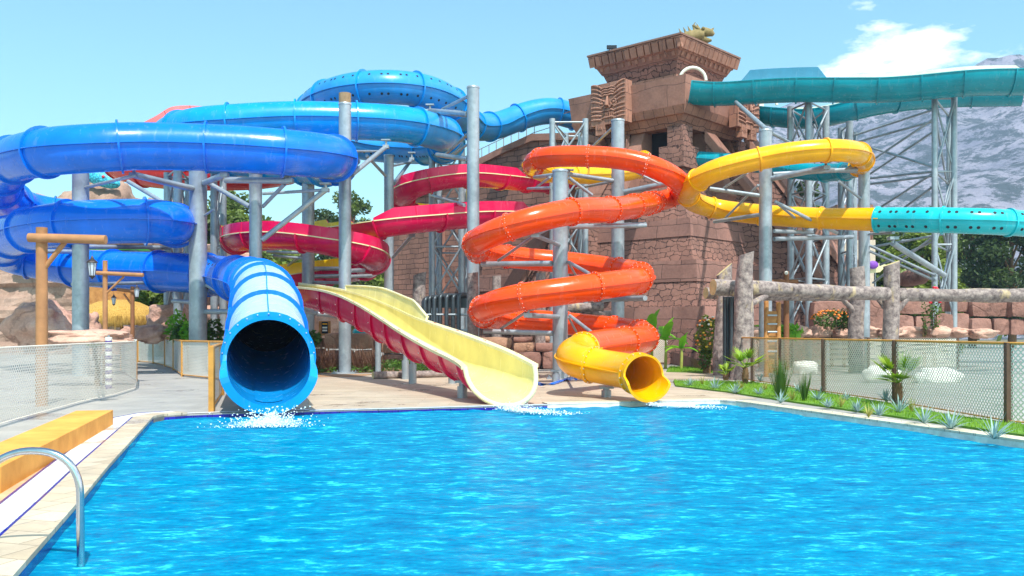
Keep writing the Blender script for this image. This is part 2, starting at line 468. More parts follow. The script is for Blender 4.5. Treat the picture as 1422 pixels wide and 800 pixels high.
# flared mouth: full collar with a broad lip, then the open lower scoop
def mouth(root, p, d, r, lipw, s_top, s_low, r_end, mat, bolts=26, n=48, nm='mouth'):
    sd = d.cross(Vector((0, 0, 1))).normalized(); up = sd.cross(d)
    def ringat(f, rr0, rr1, th0):
        out = []
        for k in range(n):
            t = 2 * math.pi * k / n; low = 1 / (1 + math.exp((math.sin(t) + .10) * 26)); L = s_top + (s_low - s_top) * low
            s_ = L * f; rr = rr0 + (rr1 - rr0) * (s_ / s_low)
            out.append(p + d * s_ + (sd * math.cos(t) + up * math.sin(t)) * (rr - th0))
        return out
    ro = [ringat(f, r + .01, r_end, 0) for f in (-.15, 0, .33, .66, .94, 1.0)]
    ri = [ringat(f, r - .02, r_end - lipw, 0) for f in (-.15, 0, .33, .66, .97, 1.0)]
    mb = MB(); mb.rings(ro); mb.rings([x[::-1] for x in ri]); mb.rings([ro[-1], ri[-1]], sm=False); mb.build('mouth_collar', M[mat], root)
    ring_mesh(p, d, sd, up, r + .01, out=.08 if r > .5 else .045, w=.06, bolts=bolts).build('joint_flange', [M[mat], M['bolt']], root)
    return sd, up
p, d, _, _ = fr[-1]; d = (Vector((d.x, d.y, 0)).normalized() + Vector((0, 0, -.10))).normalized()
sd, up = mouth(r0, p, d, .75, .15, .30, 1.05, .84, 'blue_lip')
mb = MB(); mb.rings([[q[0] + (q[2] * math.cos(R(a)) + q[3] * math.sin(R(a))) * .715 for a in range(250, 291, 4)] for q in fr if q[0].y < 20.4] + [[p + d * .7 + (sd * math.cos(R(a)) + up * math.sin(R(a))) * .69 for a in range(250, 291, 4)]], closed=False)
mb.build('running_strip', M['blue_lip'], r0)
mb = MB(); mb.rings([[q[0] + (q[2] * math.cos(R(a)) + q[3] * math.sin(R(a))) * .733 for a in range(184, 357, 4)] for q in fr if q[0].y < 20.6], closed=False); mb.build('painted_lit_trough', M['blue_lip'], r0)  # bright shell added to stand for the lit lower inside of the tube
mb = MB(); mb.rings([[q[0] + q[3] * (.755 + o_) + q[2] * w_ for o_, w_ in ((-.01, -.012), (.045, -.012), (.045, .012), (-.01, .012))] for q in fr if q[0].y < 24.5], sm=False); mb.build('top_seam', M['blue_mid'], r0)
ringi = [i for i, q in enumerate(fr) if q[0].y < 25.5]
BLUEFR = fr

# ---------------------------------------------------------------- crimson open flume
r1 = thing('water_slide', P(640, 540, 20).xy.to_3d(), 'crimson open slide with pale yellow lining, winding down to a wide cream chute', 'water slide', 'big tube slides over the pool')
cr = [P(*q) for q in [(815,236,47),(790,248,46),(765,252,45),(735,250,43.5),(700,246,42),(650,242,40),(605,247,39),(572,258,39),(558,272,40.5),(566,286,43),(602,293,45),(660,296,45.5),(705,297,44.4),(728,297,41.8),(732,296,39),(715,295,36.8),(685,295,35.3),
 (640,297,34.3),(565,304,33.2),(505,313,33.6),(455,320,35.6),(405,327,38.2),(360,331,39),(333,333,38),(326,332,36),(338,327,34),(368,324,33),(402,325,32.6),(440,330,32.3),(480,338,32.3),(510,348,33.2),(520,360,35),(502,370,37),(460,376,38),(410,382,38.3),(362,389,37.8),(336,395,36),(332,399,34),(347,401,32.2),(375,402,31.2),(412,404,30.3)]]
def cg(f, p):
    # the outside wall of each bend is raised; the sense of the bends swaps on the long straight
    if f < .5: return ((.36, 0) if 497 < pxof(p) < 717 else (0, .5) if (pxof(p) < 478 and f > .4) else (0, 0))
    return (0, .36 + (.16 if p.y > 36.5 else 0)) if (pxof(p) < 478 or f > .6) and f < .93 else (0, 0)

cfr = open_slide(r1, cr, .55, 'crimson', 'lemon', 'rim', guard=cg, ring=2.1, phase=.8)
# exit chute between two hand-laid rails
near = relax(resample(catmull([P(*q) for q in [(411,399,30.2),(440,402,28.8),(470,410,27.3),(500,424,25.8),(530,442,24.2),(560,461,22.6),(600,483,20.7),(638,502,18.95),(652,511,18.1)]]), .2), 4)
far = relax(resample(catmull([P(*q) for q in [(414,394,31.6),(442,397,30.4),(475,403,29.1),(510,413,27.5),(545,427,26),(575,441,24.4),(610,454,22.8),(650,468,21),(703,489,19.2),(736,508,17.9)]]), .2), 4)
def atf(L, t):
    x = t * (len(L) - 1); i = min(int(x), len(L) - 2); return L[i].lerp(L[i + 1], x - i)
K = 60; n = 20; outer = []; inner = []; lipn = []; lipf = []; gtop = []
for i in range(K + 1):
    t = i / K; A = atf(near, t); B = atf(far, t); mid = (A + B) / 2; h = (A - B) / 2
    d = (atf(near, min(1, t + .02)) + atf(far, min(1, t + .02)) - atf(near, max(0, t - .02)) - atf(far, max(0, t - .02))).normalized()
    dn = d.cross(h).normalized(); dn = dn if dn.z < 0 else -dn
    fl = max(0, (t - .86) / .14); dep = .64 + .16 * math.sin(math.pi * t); w = 1 + .10 * fl * fl
    row = [mid + h * (w * math.cos(math.pi * k / n)) + dn * (dep * (math.sin(math.pi * k / n) ** .8)) + d * (.42 * fl ** 2 * math.sin(math.pi * k / n)) for k in range(n + 1)]
    hh = h.normalized()
    inner.append(row)
    outer.append([mid + h * ((w + .05) * math.cos(math.pi * k / n)) + dn * ((dep + .04) * (math.sin(math.pi * k / n) ** .8)) + d * (.42 * fl ** 2 * math.sin(math.pi * k / n)) for k in range(n + 1)])
for a, b in ((0, 8), (8, 15), (15, 21), (21, 27), (27, 32), (32, 38), (38, 44), (44, 50), (50, 56), (56, 60)):
    mb = MB(); mb.rings(outer[a:b + 1], 0, True, False); mb.rings([x[::-1] for x in inner[a:b + 1]], 1, True, False)
    if b == 60: mb.rings([outer[-1], inner[-1]], 2, False, False)
    mb.build('flume_section', [M['crimson'], M['cream'], M['rim']], r1)
    if a:
        mb = MB(); ctr = sum(outer[a], Vector()) / len(outer[a]); dd = (inner[a + 1][10] - inner[a - 1][10]).normalized() * .07
        big = [c_ + (c_ - ctr).normalized() * .06 for c_ in outer[a]]; sm_ = [c_ - (c_ - ctr).normalized() * .01 for c_ in outer[a]]
        q4 = [[x - dd for x in sm_], [x - dd for x in big], [x + dd for x in big], [x + dd for x in sm_]]
        for k in range(4): mb.rings([q4[k], q4[(k + 1) % 4]], 0, False, False)
        for k in range(2, n - 1, 2): mb.bar(big[k] - dd * 1.2, big[k] - dd * 1.0, .016, n=6, mi=1)
        mb.build('joint_flange', [M['crimson'], M['bolt']], r1)
for e, sgn in ((0, 1), (n, -1)):
    mb = MB(); rows = []
    for i in range(K + 1):
        c = inner[i][e]; hh = (inner[i][0] - inner[i][n]).normalized() * sgn
        u = Vector((0, 0, .03)); rows.append([c - hh * .02 - u, c + hh * .10 - u, c + hh * .10 + u, c - hh * .02 + u])
    mb.rings(rows, 0, False, True, True, True); mb.build('rim', M['rim'], r1)
# the lip of the cream mouth
mb = MB(); mb.tube(outer[-1], .05, 8); mb.build('mouth_lip', M['rim'], r1)
# raised wall on the far side of the first drop
gh = lambda t: 0 if t < .215 or t > .60 else min(.42, .16 + (t - .215) * 1.5) if t < .5 else .42 - max(0, t - .54) * 5
ro = []; ri = []
for i in range(K + 1):
    t = i / K; h_ = gh(t)
    if h_ <= 0: continue
    c = inner[i][n]; hh = (inner[i][n] - inner[i][0]).normalized()
    ri.append([c + Vector((0, 0, h_ * k / 4)) + hh * (.05 * k / 4) for k in range(5)]); ro.append([q + hh * .05 for q in ri[-1]])
mb = MB(); mb.rings(ri, 1, True, False); mb.rings([x[::-1] for x in ro], 0, True, False)
mb.rings([[a_[-1], b_[-1]] for a_, b_ in zip(ri, ro)], 2, False, False)
for e in (0, -1): mb.rings([ri[e], ro[e]], 2, False, False)
g_ = mb.build('splash_guard', [M['crimson'], M['cream'], M['rim']], r1)
mb = MB(); mb.tube([x[-1] for x in ri], .03, 6); mb.tube(ri[-1], .03, 6); mb.tube(ri[0], .03, 6); mb.build('rim', M['rim'], g_)

# ---------------------------------------------------------------- orange body slide with golden mouth
r2 = thing('water_slide', P(820, 540, 25).xy.to_3d(), 'orange enclosed tube slide coiling round two steel poles, ending in a golden yellow mouth', 'water slide', 'big tube slides over the pool')
oc = [P(*q) for q in [(894,221,43.6),(893,230,42.3),(880,238,40.5),(840,243,39.5),(792,243,38.5),(758,240,37),(740,232,35),(746,222,33.3),(776,217,32.4),(850,219,32),(900,229,31.8),(933,244,32),(948,259,33.2),(942,270,34.6),(926,277,34.8),(908,281,33),(893,284,30.4),(850,291,27.7),(800,293,26.2),(750,303,25.4),(702,317,25.4),(668,332,26.2),(659,343,27.8),(668,350,29.4),(695,355,30.6),
 (736,360,31.1),(790,365,31.1),(852,373,30.4),(884,379,29),(892,386,27.3),(880,391,25.9),(835,397,25),(780,405,24.6),(726,412,24.6),(690,421,25.1),(669,431,26.4),(672,438,28.2),(700,443,29.8),(760,447,30.5),(815,452,30),(866,458,28.5),(892,464,26.6),(893,471,24.8),(868,475,23.2),(832,479,22.2),(803,487,21.4),(793,495,20.6),(803,503,19.9),(834,509,19.8),(868,515,19.1),(886,519,18.5)]]
def om(f, p):
    if f < .135: return 'yellow'
    return 'yellow' if p.y < 21.9 else 'orange'
ofr = closed_slide(r2, oc, .365, om, ring=2.0, phase=.9, out=.042, bolts=18, mouth=1)
p, d, sd, up = ofr[-1]
mouth(r2, p, (Vector((d.x, d.y, 0)).normalized() + Vector((0, 0, -.12))).normalized(), .375, .05, .26, .55, .475, 'yellow', bolts=18)

# ---------------------------------------------------------------- golden tube with turquoise tail, right
r3 = thing('water_slide', P(1100, 540, 33).xy.to_3d(), 'golden yellow enclosed tube slide doubling back round a pole, turning turquoise towards the right', 'water slide', 'big tube slides over the pool')
yc = [P(*q) for q in [(965,221,44.5),(1000,223,44),(1050,228,43),(1100,236,42),(1140,240,40.5),(1172,238,38.5),(1195,230,35.8),(1197,218,33),(1185,211,31.5),(1153,208.5,31),(1105,212,31),(1063,219,31.2),(1018,229,31.3),(985,240,31.5),(963,255,32.1),(955,268,33.4),(964,281,35.0),(999,291,35.6),(1057,298,34.5),(1134,303,33.5),(1225,305,32),(1311,306,30.5),(1400,309,30),(1480,316,31)]]
def ym(f, p):
    if f < .30: return 'teal'
    return 'teal_pale' if (pxof(p) > 1226 and f > .6) else 'yellow'
def yrf(t, p): return 1.0 if t < .78 else min(1.12, 1 + (t - .78) * 2)
closed_slide(r3, yc, .375, ym, ring=2.1, phase=.5, out=.05, bolts=0, dots=lambda f, p: pxof(p) > 1226 and f > .6, rf=yrf)

# ---------------------------------------------------------------- two open teal flumes from the tower to the right
r4 = thing('water_slide', P(1130, 540, 42).xy.to_3d(), 'upper teal open flume leaving the tower corner with a raised far side', 'water slide', 'big tube slides over the pool')
tc = [P(*q) for q in [(958,119,43.5),(985,121,43.4),(1020,120,43),(1060,117,42.5),(1110,115,42),(1160,115,41.5),(1220,115,41),(1270,112,40.5),(1311,108,40),(1360,104,39.5),(1440,103,39)]]
open_slide(r4, tc, .86, 'teal', 'teal_in', 'teal', guard=lambda f, p: ((.88, 0) if 1016 < pxof(p) < 1153 else (0.58, 0) if pxof(p) > 1165 else (0, 0)), ginm=lambda p: 'guard_b' if pxof(p) < 1153 else 'teal_in', ring=1.75, phase=1.2, rimw=.03)
r5 = thing('water_slide', P(1180, 540, 46).xy.to_3d(), 'lower teal open flume with off-white lining passing under the upper teal flume', 'water slide', 'big tube slides over the pool')
tc = [P(*q) for q in [(1057,151,48),(1080,154,47.5),(1115,157,47),(1150,153,46.5),(1190,143,46),(1230,135,46),(1280,129,46),(1330,126,46),(1420,124,45)]]
open_slide(r5, tc, .80, 'teal', 'teal_in', 'teal', guard=lambda f, p: (.42, 0) if pxof(p) > 1085 else (0, 0), ring=1.9, phase=.9, rimw=.03)

# ---------------------------------------------------------------- red and blue raft slide far behind, left
r6 = thing('water_slide', P(240, 540, 50).xy.to_3d(), 'distant red open raft slide with a blue end, curving behind the blue tubes', 'water slide', 'big tube slides over the pool')
rc = [P(*q) for q in [(330,178,55),(290,166,54),(262,163,53),(225,166,52),(196,180,50.5),(168,200,49),(160,218,47),(180,230,44.5),(230,238,43.5),(300,240,43),(360,238,43),(400,232,44)]]
fr = open_slide(r6, rc, .82, 'red', 'red', 'red', guard=lambda f, p: (.5, 0) if .06 < f < .45 else (0, 0), ginm=lambda p: 'pinkred', ring=2.6, phase=2.0)
# ------------------------------------------------------------------ poles, arms, lattice towers
def pole(px, Y, ytop, dia, label, arms=(), cap=True, base=True):
    b = GX(px, Y); top = P(px, ytop, Y).z
    t = thing('steel_column', b, label, 'steel column', 'galvanised columns carrying the slides')
    mb = MB(); rows = [[Vector((b.x + dia / 2 * math.cos(2 * math.pi * k / 28), Y + dia / 2 * math.sin(2 * math.pi * k / 28), z)) for k in range(28)] for z in (-.1, 2, 4, 6, 8, 10, 12, 14) if z < top - .3]
    rows.append([Vector((q.x, q.y, top)) for q in rows[-1]]); mb.rings(rows, 0, True, True, False, True)
    mb.build('shaft', M['galv'], t)
    mb = MB(); mb.lathe((b.x, b.y, top - .05), [(dia / 2 + .012, 0), (dia / 2 + .012, .06), (dia / 2 - .02, .075)], 28); mb.build('cap', M['galv'], t)
    mb = MB(); mb.box((b.x, b.y, .015), (dia + .35, dia + .35, .05))
    for sx in (-1, 1):
        for sy in (-1, 1): mb.bar((b.x + sx * (dia / 2 + .1), b.y + sy * (dia / 2 + .1), .03), (b.x + sx * (dia / 2 + .1), b.y + sy * (dia / 2 + .1), .1), .02, n=6)
    mb.build('base_plate', M['galv'], t)
    # spiral weld
    for a in arms:
        (x0, y0, Y0), (x1, y1, Y1), r = a[:3]
        p0, p1 = P(x0, y0, Y0), P(x1, y1, Y1)
        mb = MB(); mb.bar(p0, p1, r, n=10)
        arm = mb.build('support_arm', M['galv'], t)
        if len(a) > 3:      # saddle bracket that grips the slide flange at the free end
            mb = MB(); q = p0; up = a[3]
            mb.bar(q + Vector((0, 0, -.05)), q + Vector((0, 0, up)), .05, n=8); mb.box(q + Vector((0, 0, up)), (.34, .2, .05)); mb.box(q, (.22, .22, .12))
            mb.build('saddle_bracket', M['galv'], arm)
    return t
pole(112, 29.5, 236, .50, 'steel column at the left edge behind the hanging lantern', [((190,243,28),(112,262,29.5),.05),((100,395,30),(236,392,34),.06)])
pole(275, 31, 236, .58, 'thickest steel column, standing left of the blue slide mouth', [
    ((186,243,28.2),(272,263,30.9),.10,.2),((178,252,33),(230,283,31.5),.07),((312,243,28.2),(284,254,30.8),.10,.2),((297,291,30),(283,300,31),.04),((240,418,33),(272,420,31),.07),((284,395,31),(318,412,30),.06),((284,433,31),(326,433,29.5),.09)])
pole(355, 29.8, 240, .40, 'steel column behind the blue exit tube, holding long arms to both sides', [
    ((402,251,28.6),(313,250,29.4),.10,.15),((395,256,28.8),(365,287,29.7),.06),((452,264,29.6),(364,333,29.8),.085,.2),((448,264,29.6),(365,269,29.8),.05),((291,255,30.8),(347,287,29.8),.075)])
pole(428, 36.5, 240, .48, 'steel column inside the crimson loop, right of the blue exit tube', [
    ((371,350,37),(421,351,36.5),.06),((380,355,37),(422,359,36.5),.06),((400,369,38),(424,351,36.5),.05),((480,373,37),(436,373,36.5),.08),((475,383,37),(436,384,36.5),.08),((472,393,34),(436,392,36.5),.06)])
tall_ = pole(479, 31.2, 144, .41, 'tall steel column crossing the second blue tube, wooden block on its top', [
    ((536,204,34.8),(488,243,31.3),.085,.25),((530,210,35),(488,210,31.3),.04),((505,375,33),(486,376,31.3),.07),((515,383,33),(486,384,31.3),.06),((440,436,31),(474,436,31.2),.08),((425,433,31),(472,440,31.2),.07)])
pole(540, 37, 216, .38, 'slimmer steel column left of the crimson upper loop', [
    ((509,216,35.2),(536,245,36.9),.06),((572,221,43.6),(547,255,37.1),.08,.3),((570,225,42.5),(547,230,37),.05),((572,327,34),(546,357,36.9),.06,.2)])
pole(657, 31.8, 121, .42, 'tallest steel column, between the crimson loops and the orange coil', [
    ((597,154,38.6),(650,159,31.9),.11,.25),((614,152,38),(650,134,31.9),.06),((607,215,36.4),(650,221,31.9),.09),((619,214,36.5),(650,186,31.9),.055),((628,216,36.5),(650,200,31.9),.045),((598,271,43),(645,285,32),.06)])
pole(778, 27.5, 237, .45, 'steel column in the middle of the orange coil', [
    ((669,367,28.5),(766,366,27.4),.085),((692,362,28),(743,327,25.6),.045),((743,327,25.6),(776,340,27.3),.06,.15),((743,327,25.6),(765,316,27.3),.045),((818,380,25.2),(790,364,27.4),.05),((800,383,29.5),(789,364,27.6),.035),
    ((733,438,24.9),(775,440,27.3),.07,.15),((696,456,28),(731,433,25),.045),((822,462,26.5),(791,438,27.4),.05),((800,460,29),(789,440,27.6),.035),((672,460,28),(768,463,27.5),.08),
    ((742,246,33.6),(769,243,27.6),.06),((745,260,34),(764,246,27.6),.04),((733,262,34),(766,261,27.5),.05),((822,271,28),(790,247,27.5),.05),((896,313,29.5),(789,315,27.5),.075)])
pole(858, 34, 167, .47, 'steel column rising behind the orange coil against the tower', [
    ((790,242,33),(852,251,33.9),.075,.15),((931,254,33),(866,267,34),.10),((881,238,33),(915,255,33),.035),((800,262,37),(851,252,34),.05),((896,414,31),(838,416,33.8),.09),((896,312,31.5),(820,315,33.9),.09),((810,216,41),(850,178,34),.05)])
pole(1063, 33, 181, .45, 'steel column wrapped by the golden slide, behind the big logs', [
    ((1147,233,31.5),(1072,248,32.9),.10,.2),((1190,235,33.5),(1073,242,33),.08),((986,262,33.6),(1057,272,33),.075),((1005,261,33.5),(1038,240,32),.04),((992,308,35.2),(1056,298,33),.07),((1007,303,35),(1053,257,33),.045),
    ((1163,324,33.5),(1076,280,33),.06),((1122,317,34),(1080,283,33),.05),((1128,323,34),(1075,321,33),.07),((1184,329,34.5),(1075,332,33),.08),((1022,142,42.5),(1064,180,33),.09),((1110,205,39),(1072,185,33),.06)])
pole(1200, 35.5, 232, .42, 'steel column under the right hand bend of the golden slide', [
    ((1150,236,33),(1194,238,35.4),.08),((1165,252,34),(1195,276,35.4),.05),((1299,383,33),(1208,341,35.4),.05),((1299,390,33),(1208,349,35.4),.05),((1241,323,31.5),(1207,325,35.4),.05)])

def lattice(pxs, Ys, ytop, zb, label, panel=1.9, r=.13, rb=.045, name='lattice_tower', zbase=0.0):
    bs = [GX(px, Y) for px, Y in zip(pxs, Ys)]
    c = sum(bs, Vector()) / len(bs); top = P(pxs[0], ytop, Ys[0]).z
    t = thing(name, c, label, 'lattice tower', 'lattice towers of steel pipe')
    m = len(bs)
    for b in bs:
        mb = MB(); mb.bar(b + Vector((0, 0, zbase)), b + Vector((0, 0, top)), r, n=12); mb.build('leg', M['galv'], t)
    k = 0; z = top - .15
    while z - panel > zb:
        for i in range(m if m > 2 else 1):
            a, b = bs[i], bs[(i + 1) % m]
            mb = MB(); mb.bar(a + Vector((0, 0, z)), b + Vector((0, 0, z)), rb, n=7)
            mb.bar(a + Vector((0, 0, z)), b + Vector((0, 0, z - panel)), rb, n=7)
            o = (b - a).cross(Vector((0, 0, 1))).normalized() * (rb * 2)
            mb.bar(b + o + Vector((0, 0, z)), a + o + Vector((0, 0, z - panel)), rb, n=7)
            mb.build('cross_brace', M['galv'], t)
        z -= panel; k += 1
    return t
lattice([600,641,650,610], [43,43,46.5,46.5], 205, 1.0, 'lattice tower of steel pipe behind the upper crimson loop', 2.2, .15)
lattice([767,813,806,786], [41.5,41.5,44.5,44.5], 165, 2.0, 'lattice tower of steel pipe beneath the blue tube start, left of the stone mask', 2.1, .13)
lattice([233,247,262], [40,38,41], 240, 1.0, 'lattice tower behind the thickest column, under the second blue coil', 2.0, .17)
lattice([297,300,310], [41,43.5,42], 240, 2.0, 'single slim lattice pylon right of the thickest column', 3.0, .15)
lattice([1098,1123,1147,1126], [44,42.5,44,46.5], 148, .6, 'lattice tower of steel pipe between the tower and the golden slide', 2.0, .16)
lattice([1168,1180,1186], [46,44.5,47], 178, .6, 'narrow lattice pylon behind the right bend of the golden slide', 2.0, .16)
t_ = lattice([1298,1325,1318], [41,41,44.5], 132, .6, 'lattice pylon at the right, carrying the upper teal flume', 3.2, .13)
for a_, b_ in [((1174,192,45),(1297,152,41)),((1180,200,45),(1297,168,41)),((1180,196,45),(1297,232,41)),((1206,226,44),(1297,165,41)),((1206,243,45),(1297,182,41)),((1206,248,45),(1297,238,41)),((1206,256,45),(1297,244,41)),((1210,296,45),(1297,240,41)),((1240,300,44),(1297,258,41)),((1212,393,44),(1297,328,41)),((1210,343,44),(1311,325,41)),((1222,368,44),(1297,335,41))]:
    mb = MB(); mb.bar(P(*a_), P(*b_), .055, n=8); mb.build('tie_rod', M['galv'], t_)
mb = MB(); mb.bar(P(1311,382,33), P(1240,338,31.5), .10, n=10); mb.bar(P(1240,338,31.5), P(1240,330,31.5), .05); mb.box(P(1240,331,31.5), (.3,.3,.1)); mb.build('support_arm', M['galv'], t_)
# short stub posts under the exits
st = [((525,455),(525,518)),((563,490),(563,527)),((573,495),(573,533)),((628,519),(628,533)),((642,530),(642,553)),((772,515),(772,531)),((842,538),(842,552))]
lbs = ['tallest stub post under the crimson chute','pale stub post between the tall one and the pair under the crimson chute','bent-topped stub post under the middle of the crimson chute','short post behind the cream mouth','stub post right under the cream mouth','stub post left of the golden mouth','stub post under the golden mouth']
for (a, b), lb in zip(st, lbs):
    g = G(*b); tp = P(a[0], a[1], g.y)
    t = thing('stub_post', g, 'grey ' + lb, 'support post', 'stub posts under the slide ends')
    mb = MB(); mb.bar(g, g.lerp(tp, .72), .105 if a[0] != 525 else .10, n=14); mb.build('sleeve', M['galv'], t)
    mb = MB(); mb.bar(g.lerp(tp, .68), tp, .07, n=12); mb.box(tp, (.3, .16, .05)); mb.build('inner_post', M['galv'], t)
q_ = P(479, 144, 31.2); mb = MB(); mb.bar(q_, q_ + Vector((0, 0, .34)), .2, .205, n=20); mb.build('wooden_block', plain('weathered wooden block', (.30, .20, .11, 1), .85, scale=8), tall_)
M['st_wall'] = stone('coursed pink brown wall stone', (.27, .135, .10, 1), .75, .30, .06)
M['st_crack'] = stone('crazed pink brown masonry', (.265, .135, .105, 1), .44, .25, .13, .02)
M['st_big'] = stone('large pink ashlar band', (.29, .15, .12, 1), 1.5, .62, .10, .016, bump=.5)
M['st_smooth'] = stone('smooth carved pink stone', (.31, .155, .115, 1), 2.2, 1.6, .12, .012, bump=.5, var=.15)
M['st_cornice'] = stone('cornice stone', (.37, .18, .125, 1), .55, .8, .05, .015, bump=.4, var=.2)
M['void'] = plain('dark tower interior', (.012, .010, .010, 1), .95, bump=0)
ANG = math.atan2(.735, .678); EX = Vector((.678, .735, 0)).normalized(); EY = Vector((-EX.y, EX.x, 0)); TC = Vector((7.75, 47.7, 0))
def TL(x, y, z=0): return TC + EX * x + EY * y + Vector((0, 0, z))
def frust(mb, h0, z0, h1, z1, mi=0, top=True):
    mb.rings([[TL(sx * h0, sy * h0, z0) for sx, sy in ((-1,-1),(1,-1),(1,1),(-1,1))], [TL(sx * h1, sy * h1, z1) for sx, sy in ((-1,-1),(1,-1),(1,1),(-1,1))]], mi, False, True, True, top)
    return mb
def onplane(px, py, off, face=0):
    "hit of the pixel ray with the vertical plane x'=-off (face 0) or y'=-off (face 1) of the tower frame"
    n_ = EX if face == 0 else EY; d = Vector(((px - CX) / F, 1, -(py - HZ) / F)); o_ = Vector((0, 0, CAMH)); q = TC - n_ * off
    t = (q - o_).dot(n_) / d.dot(n_); return o_ + d * t
tw = thing('temple_tower', TC, 'pink brown stone stepped temple tower with a flared cornice on top', 'temple tower')
ZC = lambda y, h: CAMH + (HZ - y) * (47.7 - 1.413 * h) / F
# pyramid body, bottom to top
frust(MB(), 6.6, -.3, 6.4, ZC(456, 6.2)).build('base_wall', M['st_crack'], tw, boxuv=ANG)
frust(MB(), 6.0, ZC(457, 6.0), 5.9, ZC(425, 5.9)).build('ledge', M['st_big'], tw, boxuv=ANG)
frust(MB(), 5.3, ZC(425, 5.9), 4.95, ZC(390, 5.0)).build('tier_wall', M['st_crack'], tw, boxuv=ANG)
frust(MB(), 5.0, ZC(390, 5.0), 4.9, ZC(360, 4.9)).build('ledge', M['st_big'], tw, boxuv=ANG)
frust(MB(), 4.35, ZC(360, 4.9), 4.1, ZC(327, 4.2)).build('tier_wall', M['st_crack'], tw, boxuv=ANG)
frust(MB(), 4.15, ZC(327, 4.15), 4.05, ZC(302, 4.05)).build('ledge', M['st_big'], tw, boxuv=ANG)
frust(MB(), 3.6, ZC(302, 4.05), 2.9, ZC(228, 3.2)).build('tier_wall', M['st_crack'], tw, boxuv=ANG)
zb = ZC(230, 3.1); zo = ZC(199, 3.1); zl = ZC(172, 3.0)
# corner block and recessed dark storey
for (x, y) in ((-2.45, -2.45),):
    mb = MB(); mb.box(TL(x, y, (zb + zo) / 2 - .02), (1.35, 1.35, zo - zb), (EX, EY, Vector((0, 0, 1)))); mb.build('corner_block', M['st_crack'], tw, boxuv=ANG)
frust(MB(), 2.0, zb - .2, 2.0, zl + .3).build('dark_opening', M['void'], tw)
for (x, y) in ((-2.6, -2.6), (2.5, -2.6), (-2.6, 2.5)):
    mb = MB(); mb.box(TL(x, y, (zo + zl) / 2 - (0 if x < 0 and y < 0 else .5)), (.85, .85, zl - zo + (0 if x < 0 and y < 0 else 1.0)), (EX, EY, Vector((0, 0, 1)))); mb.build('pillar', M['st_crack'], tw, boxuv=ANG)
frust(MB(), 2.4, zb - .35, 2.35, zb + .05).build('floor_slab', M['st_big'], tw, boxuv=ANG)
# slanted buttresses on both faces
for kk in (0, 1):
    for face in (0, 1):
        w = .8; s0 = kk; pq = onplane([[886, 840], [980, 1016]][face][kk], 185, 2.6, face); c = (pq - TC).dot(EY if face == 0 else EX)
        def q(out, up, s): return TL(-out, s, up) if face == 0 else TL(s, -out, up)
        prof = [(2.0, zl + .1), (2.55, zl + .1), (4.1, zb - 1.2), (3.4, zb - 1.9), (2.0, zb - 1.9)]
        if s0 > 0: prof = [(2.0, zl + .1), (2.6, zl + .1), (3.7, zb - .7), (3.2, zb - 1.9), (2.0, zb - 1.9)]
        a_ = [q(o, u, c - w * .5) for o, u in prof]; th = (EY if face == 0 else EX) * w
        MB().slab(a_, th).build('buttress', M['st_smooth'], tw, boxuv=ANG)
# lintel
frust(MB(), 2.75, zl, 3.05, ZC(157, 3.1)).build('moulding', M['st_cornice'], tw, boxuv=ANG)
frust(MB(), 3.2, ZC(157, 3.1) + .003, 3.35, ZC(143, 3.4)).build('moulding', M['st_cornice'], tw, boxuv=ANG)
zt = ZC(103, 3.4)
frust(MB(), 3.32, ZC(143, 3.4) + .003, 3.46, zt).build('lintel', M['st_smooth'], tw, boxuv=ANG)
# neck and flared cornice
zn = ZC(82, 2.2); z2 = ZC(68, 2.5); z3 = ZC(48, 2.65)
frust(MB(), 2.15, zt - .01, 2.05, zt + .55).build('neck', M['st_cornice'], tw, boxuv=ANG)
frust(MB(), 1.95, zt + .55, 2.2, zn).build('neck', M['st_crack'], tw, boxuv=ANG)
frust(MB(), 2.25, zn + .003, 2.45, z2).build('cornice', M['st_smooth'], tw, boxuv=ANG)
frust(MB(), 2.5, z2 + .003, 2.72, z3 - .03).build('cornice', M['st_cornice'], tw, boxuv=ANG)
frust(MB(), 2.8, z3 - .027, 2.8, z3 + .06).build('coping', plain('cornice coping', (.22, .12, .09, 1), .9), tw)
for face in (0, 1):
    for k in range(13):
        s = -2.55 + k * .425
        hh = z3 - z2 - .1
        for (oo, zz, sz, nm) in ((2.66, (z2 + z3) / 2, (.34, .34, hh), 'dentil'), (2.42, zn + (z2 - zn) * .72, (.2, .16, .22), 'dentil')):
            if zz < z2 and k in (0, 12): continue
            mb = MB(); ax_tilt = .10
            c = TL(-oo, s, zz) if face == 0 else TL(s, -oo, zz)
            n_ = -EX if face == 0 else -EY; al = EY if face == 0 else EX
            upv = (Vector((0, 0, 1)) + n_ * .35).normalized(); nn = al.cross(upv)
            mb.box(c, (sz[0] * .42, sz[1], sz[2]), (nn, al, upv)); mb.build(nm, M['st_cornice'], tw, boxuv=ANG)
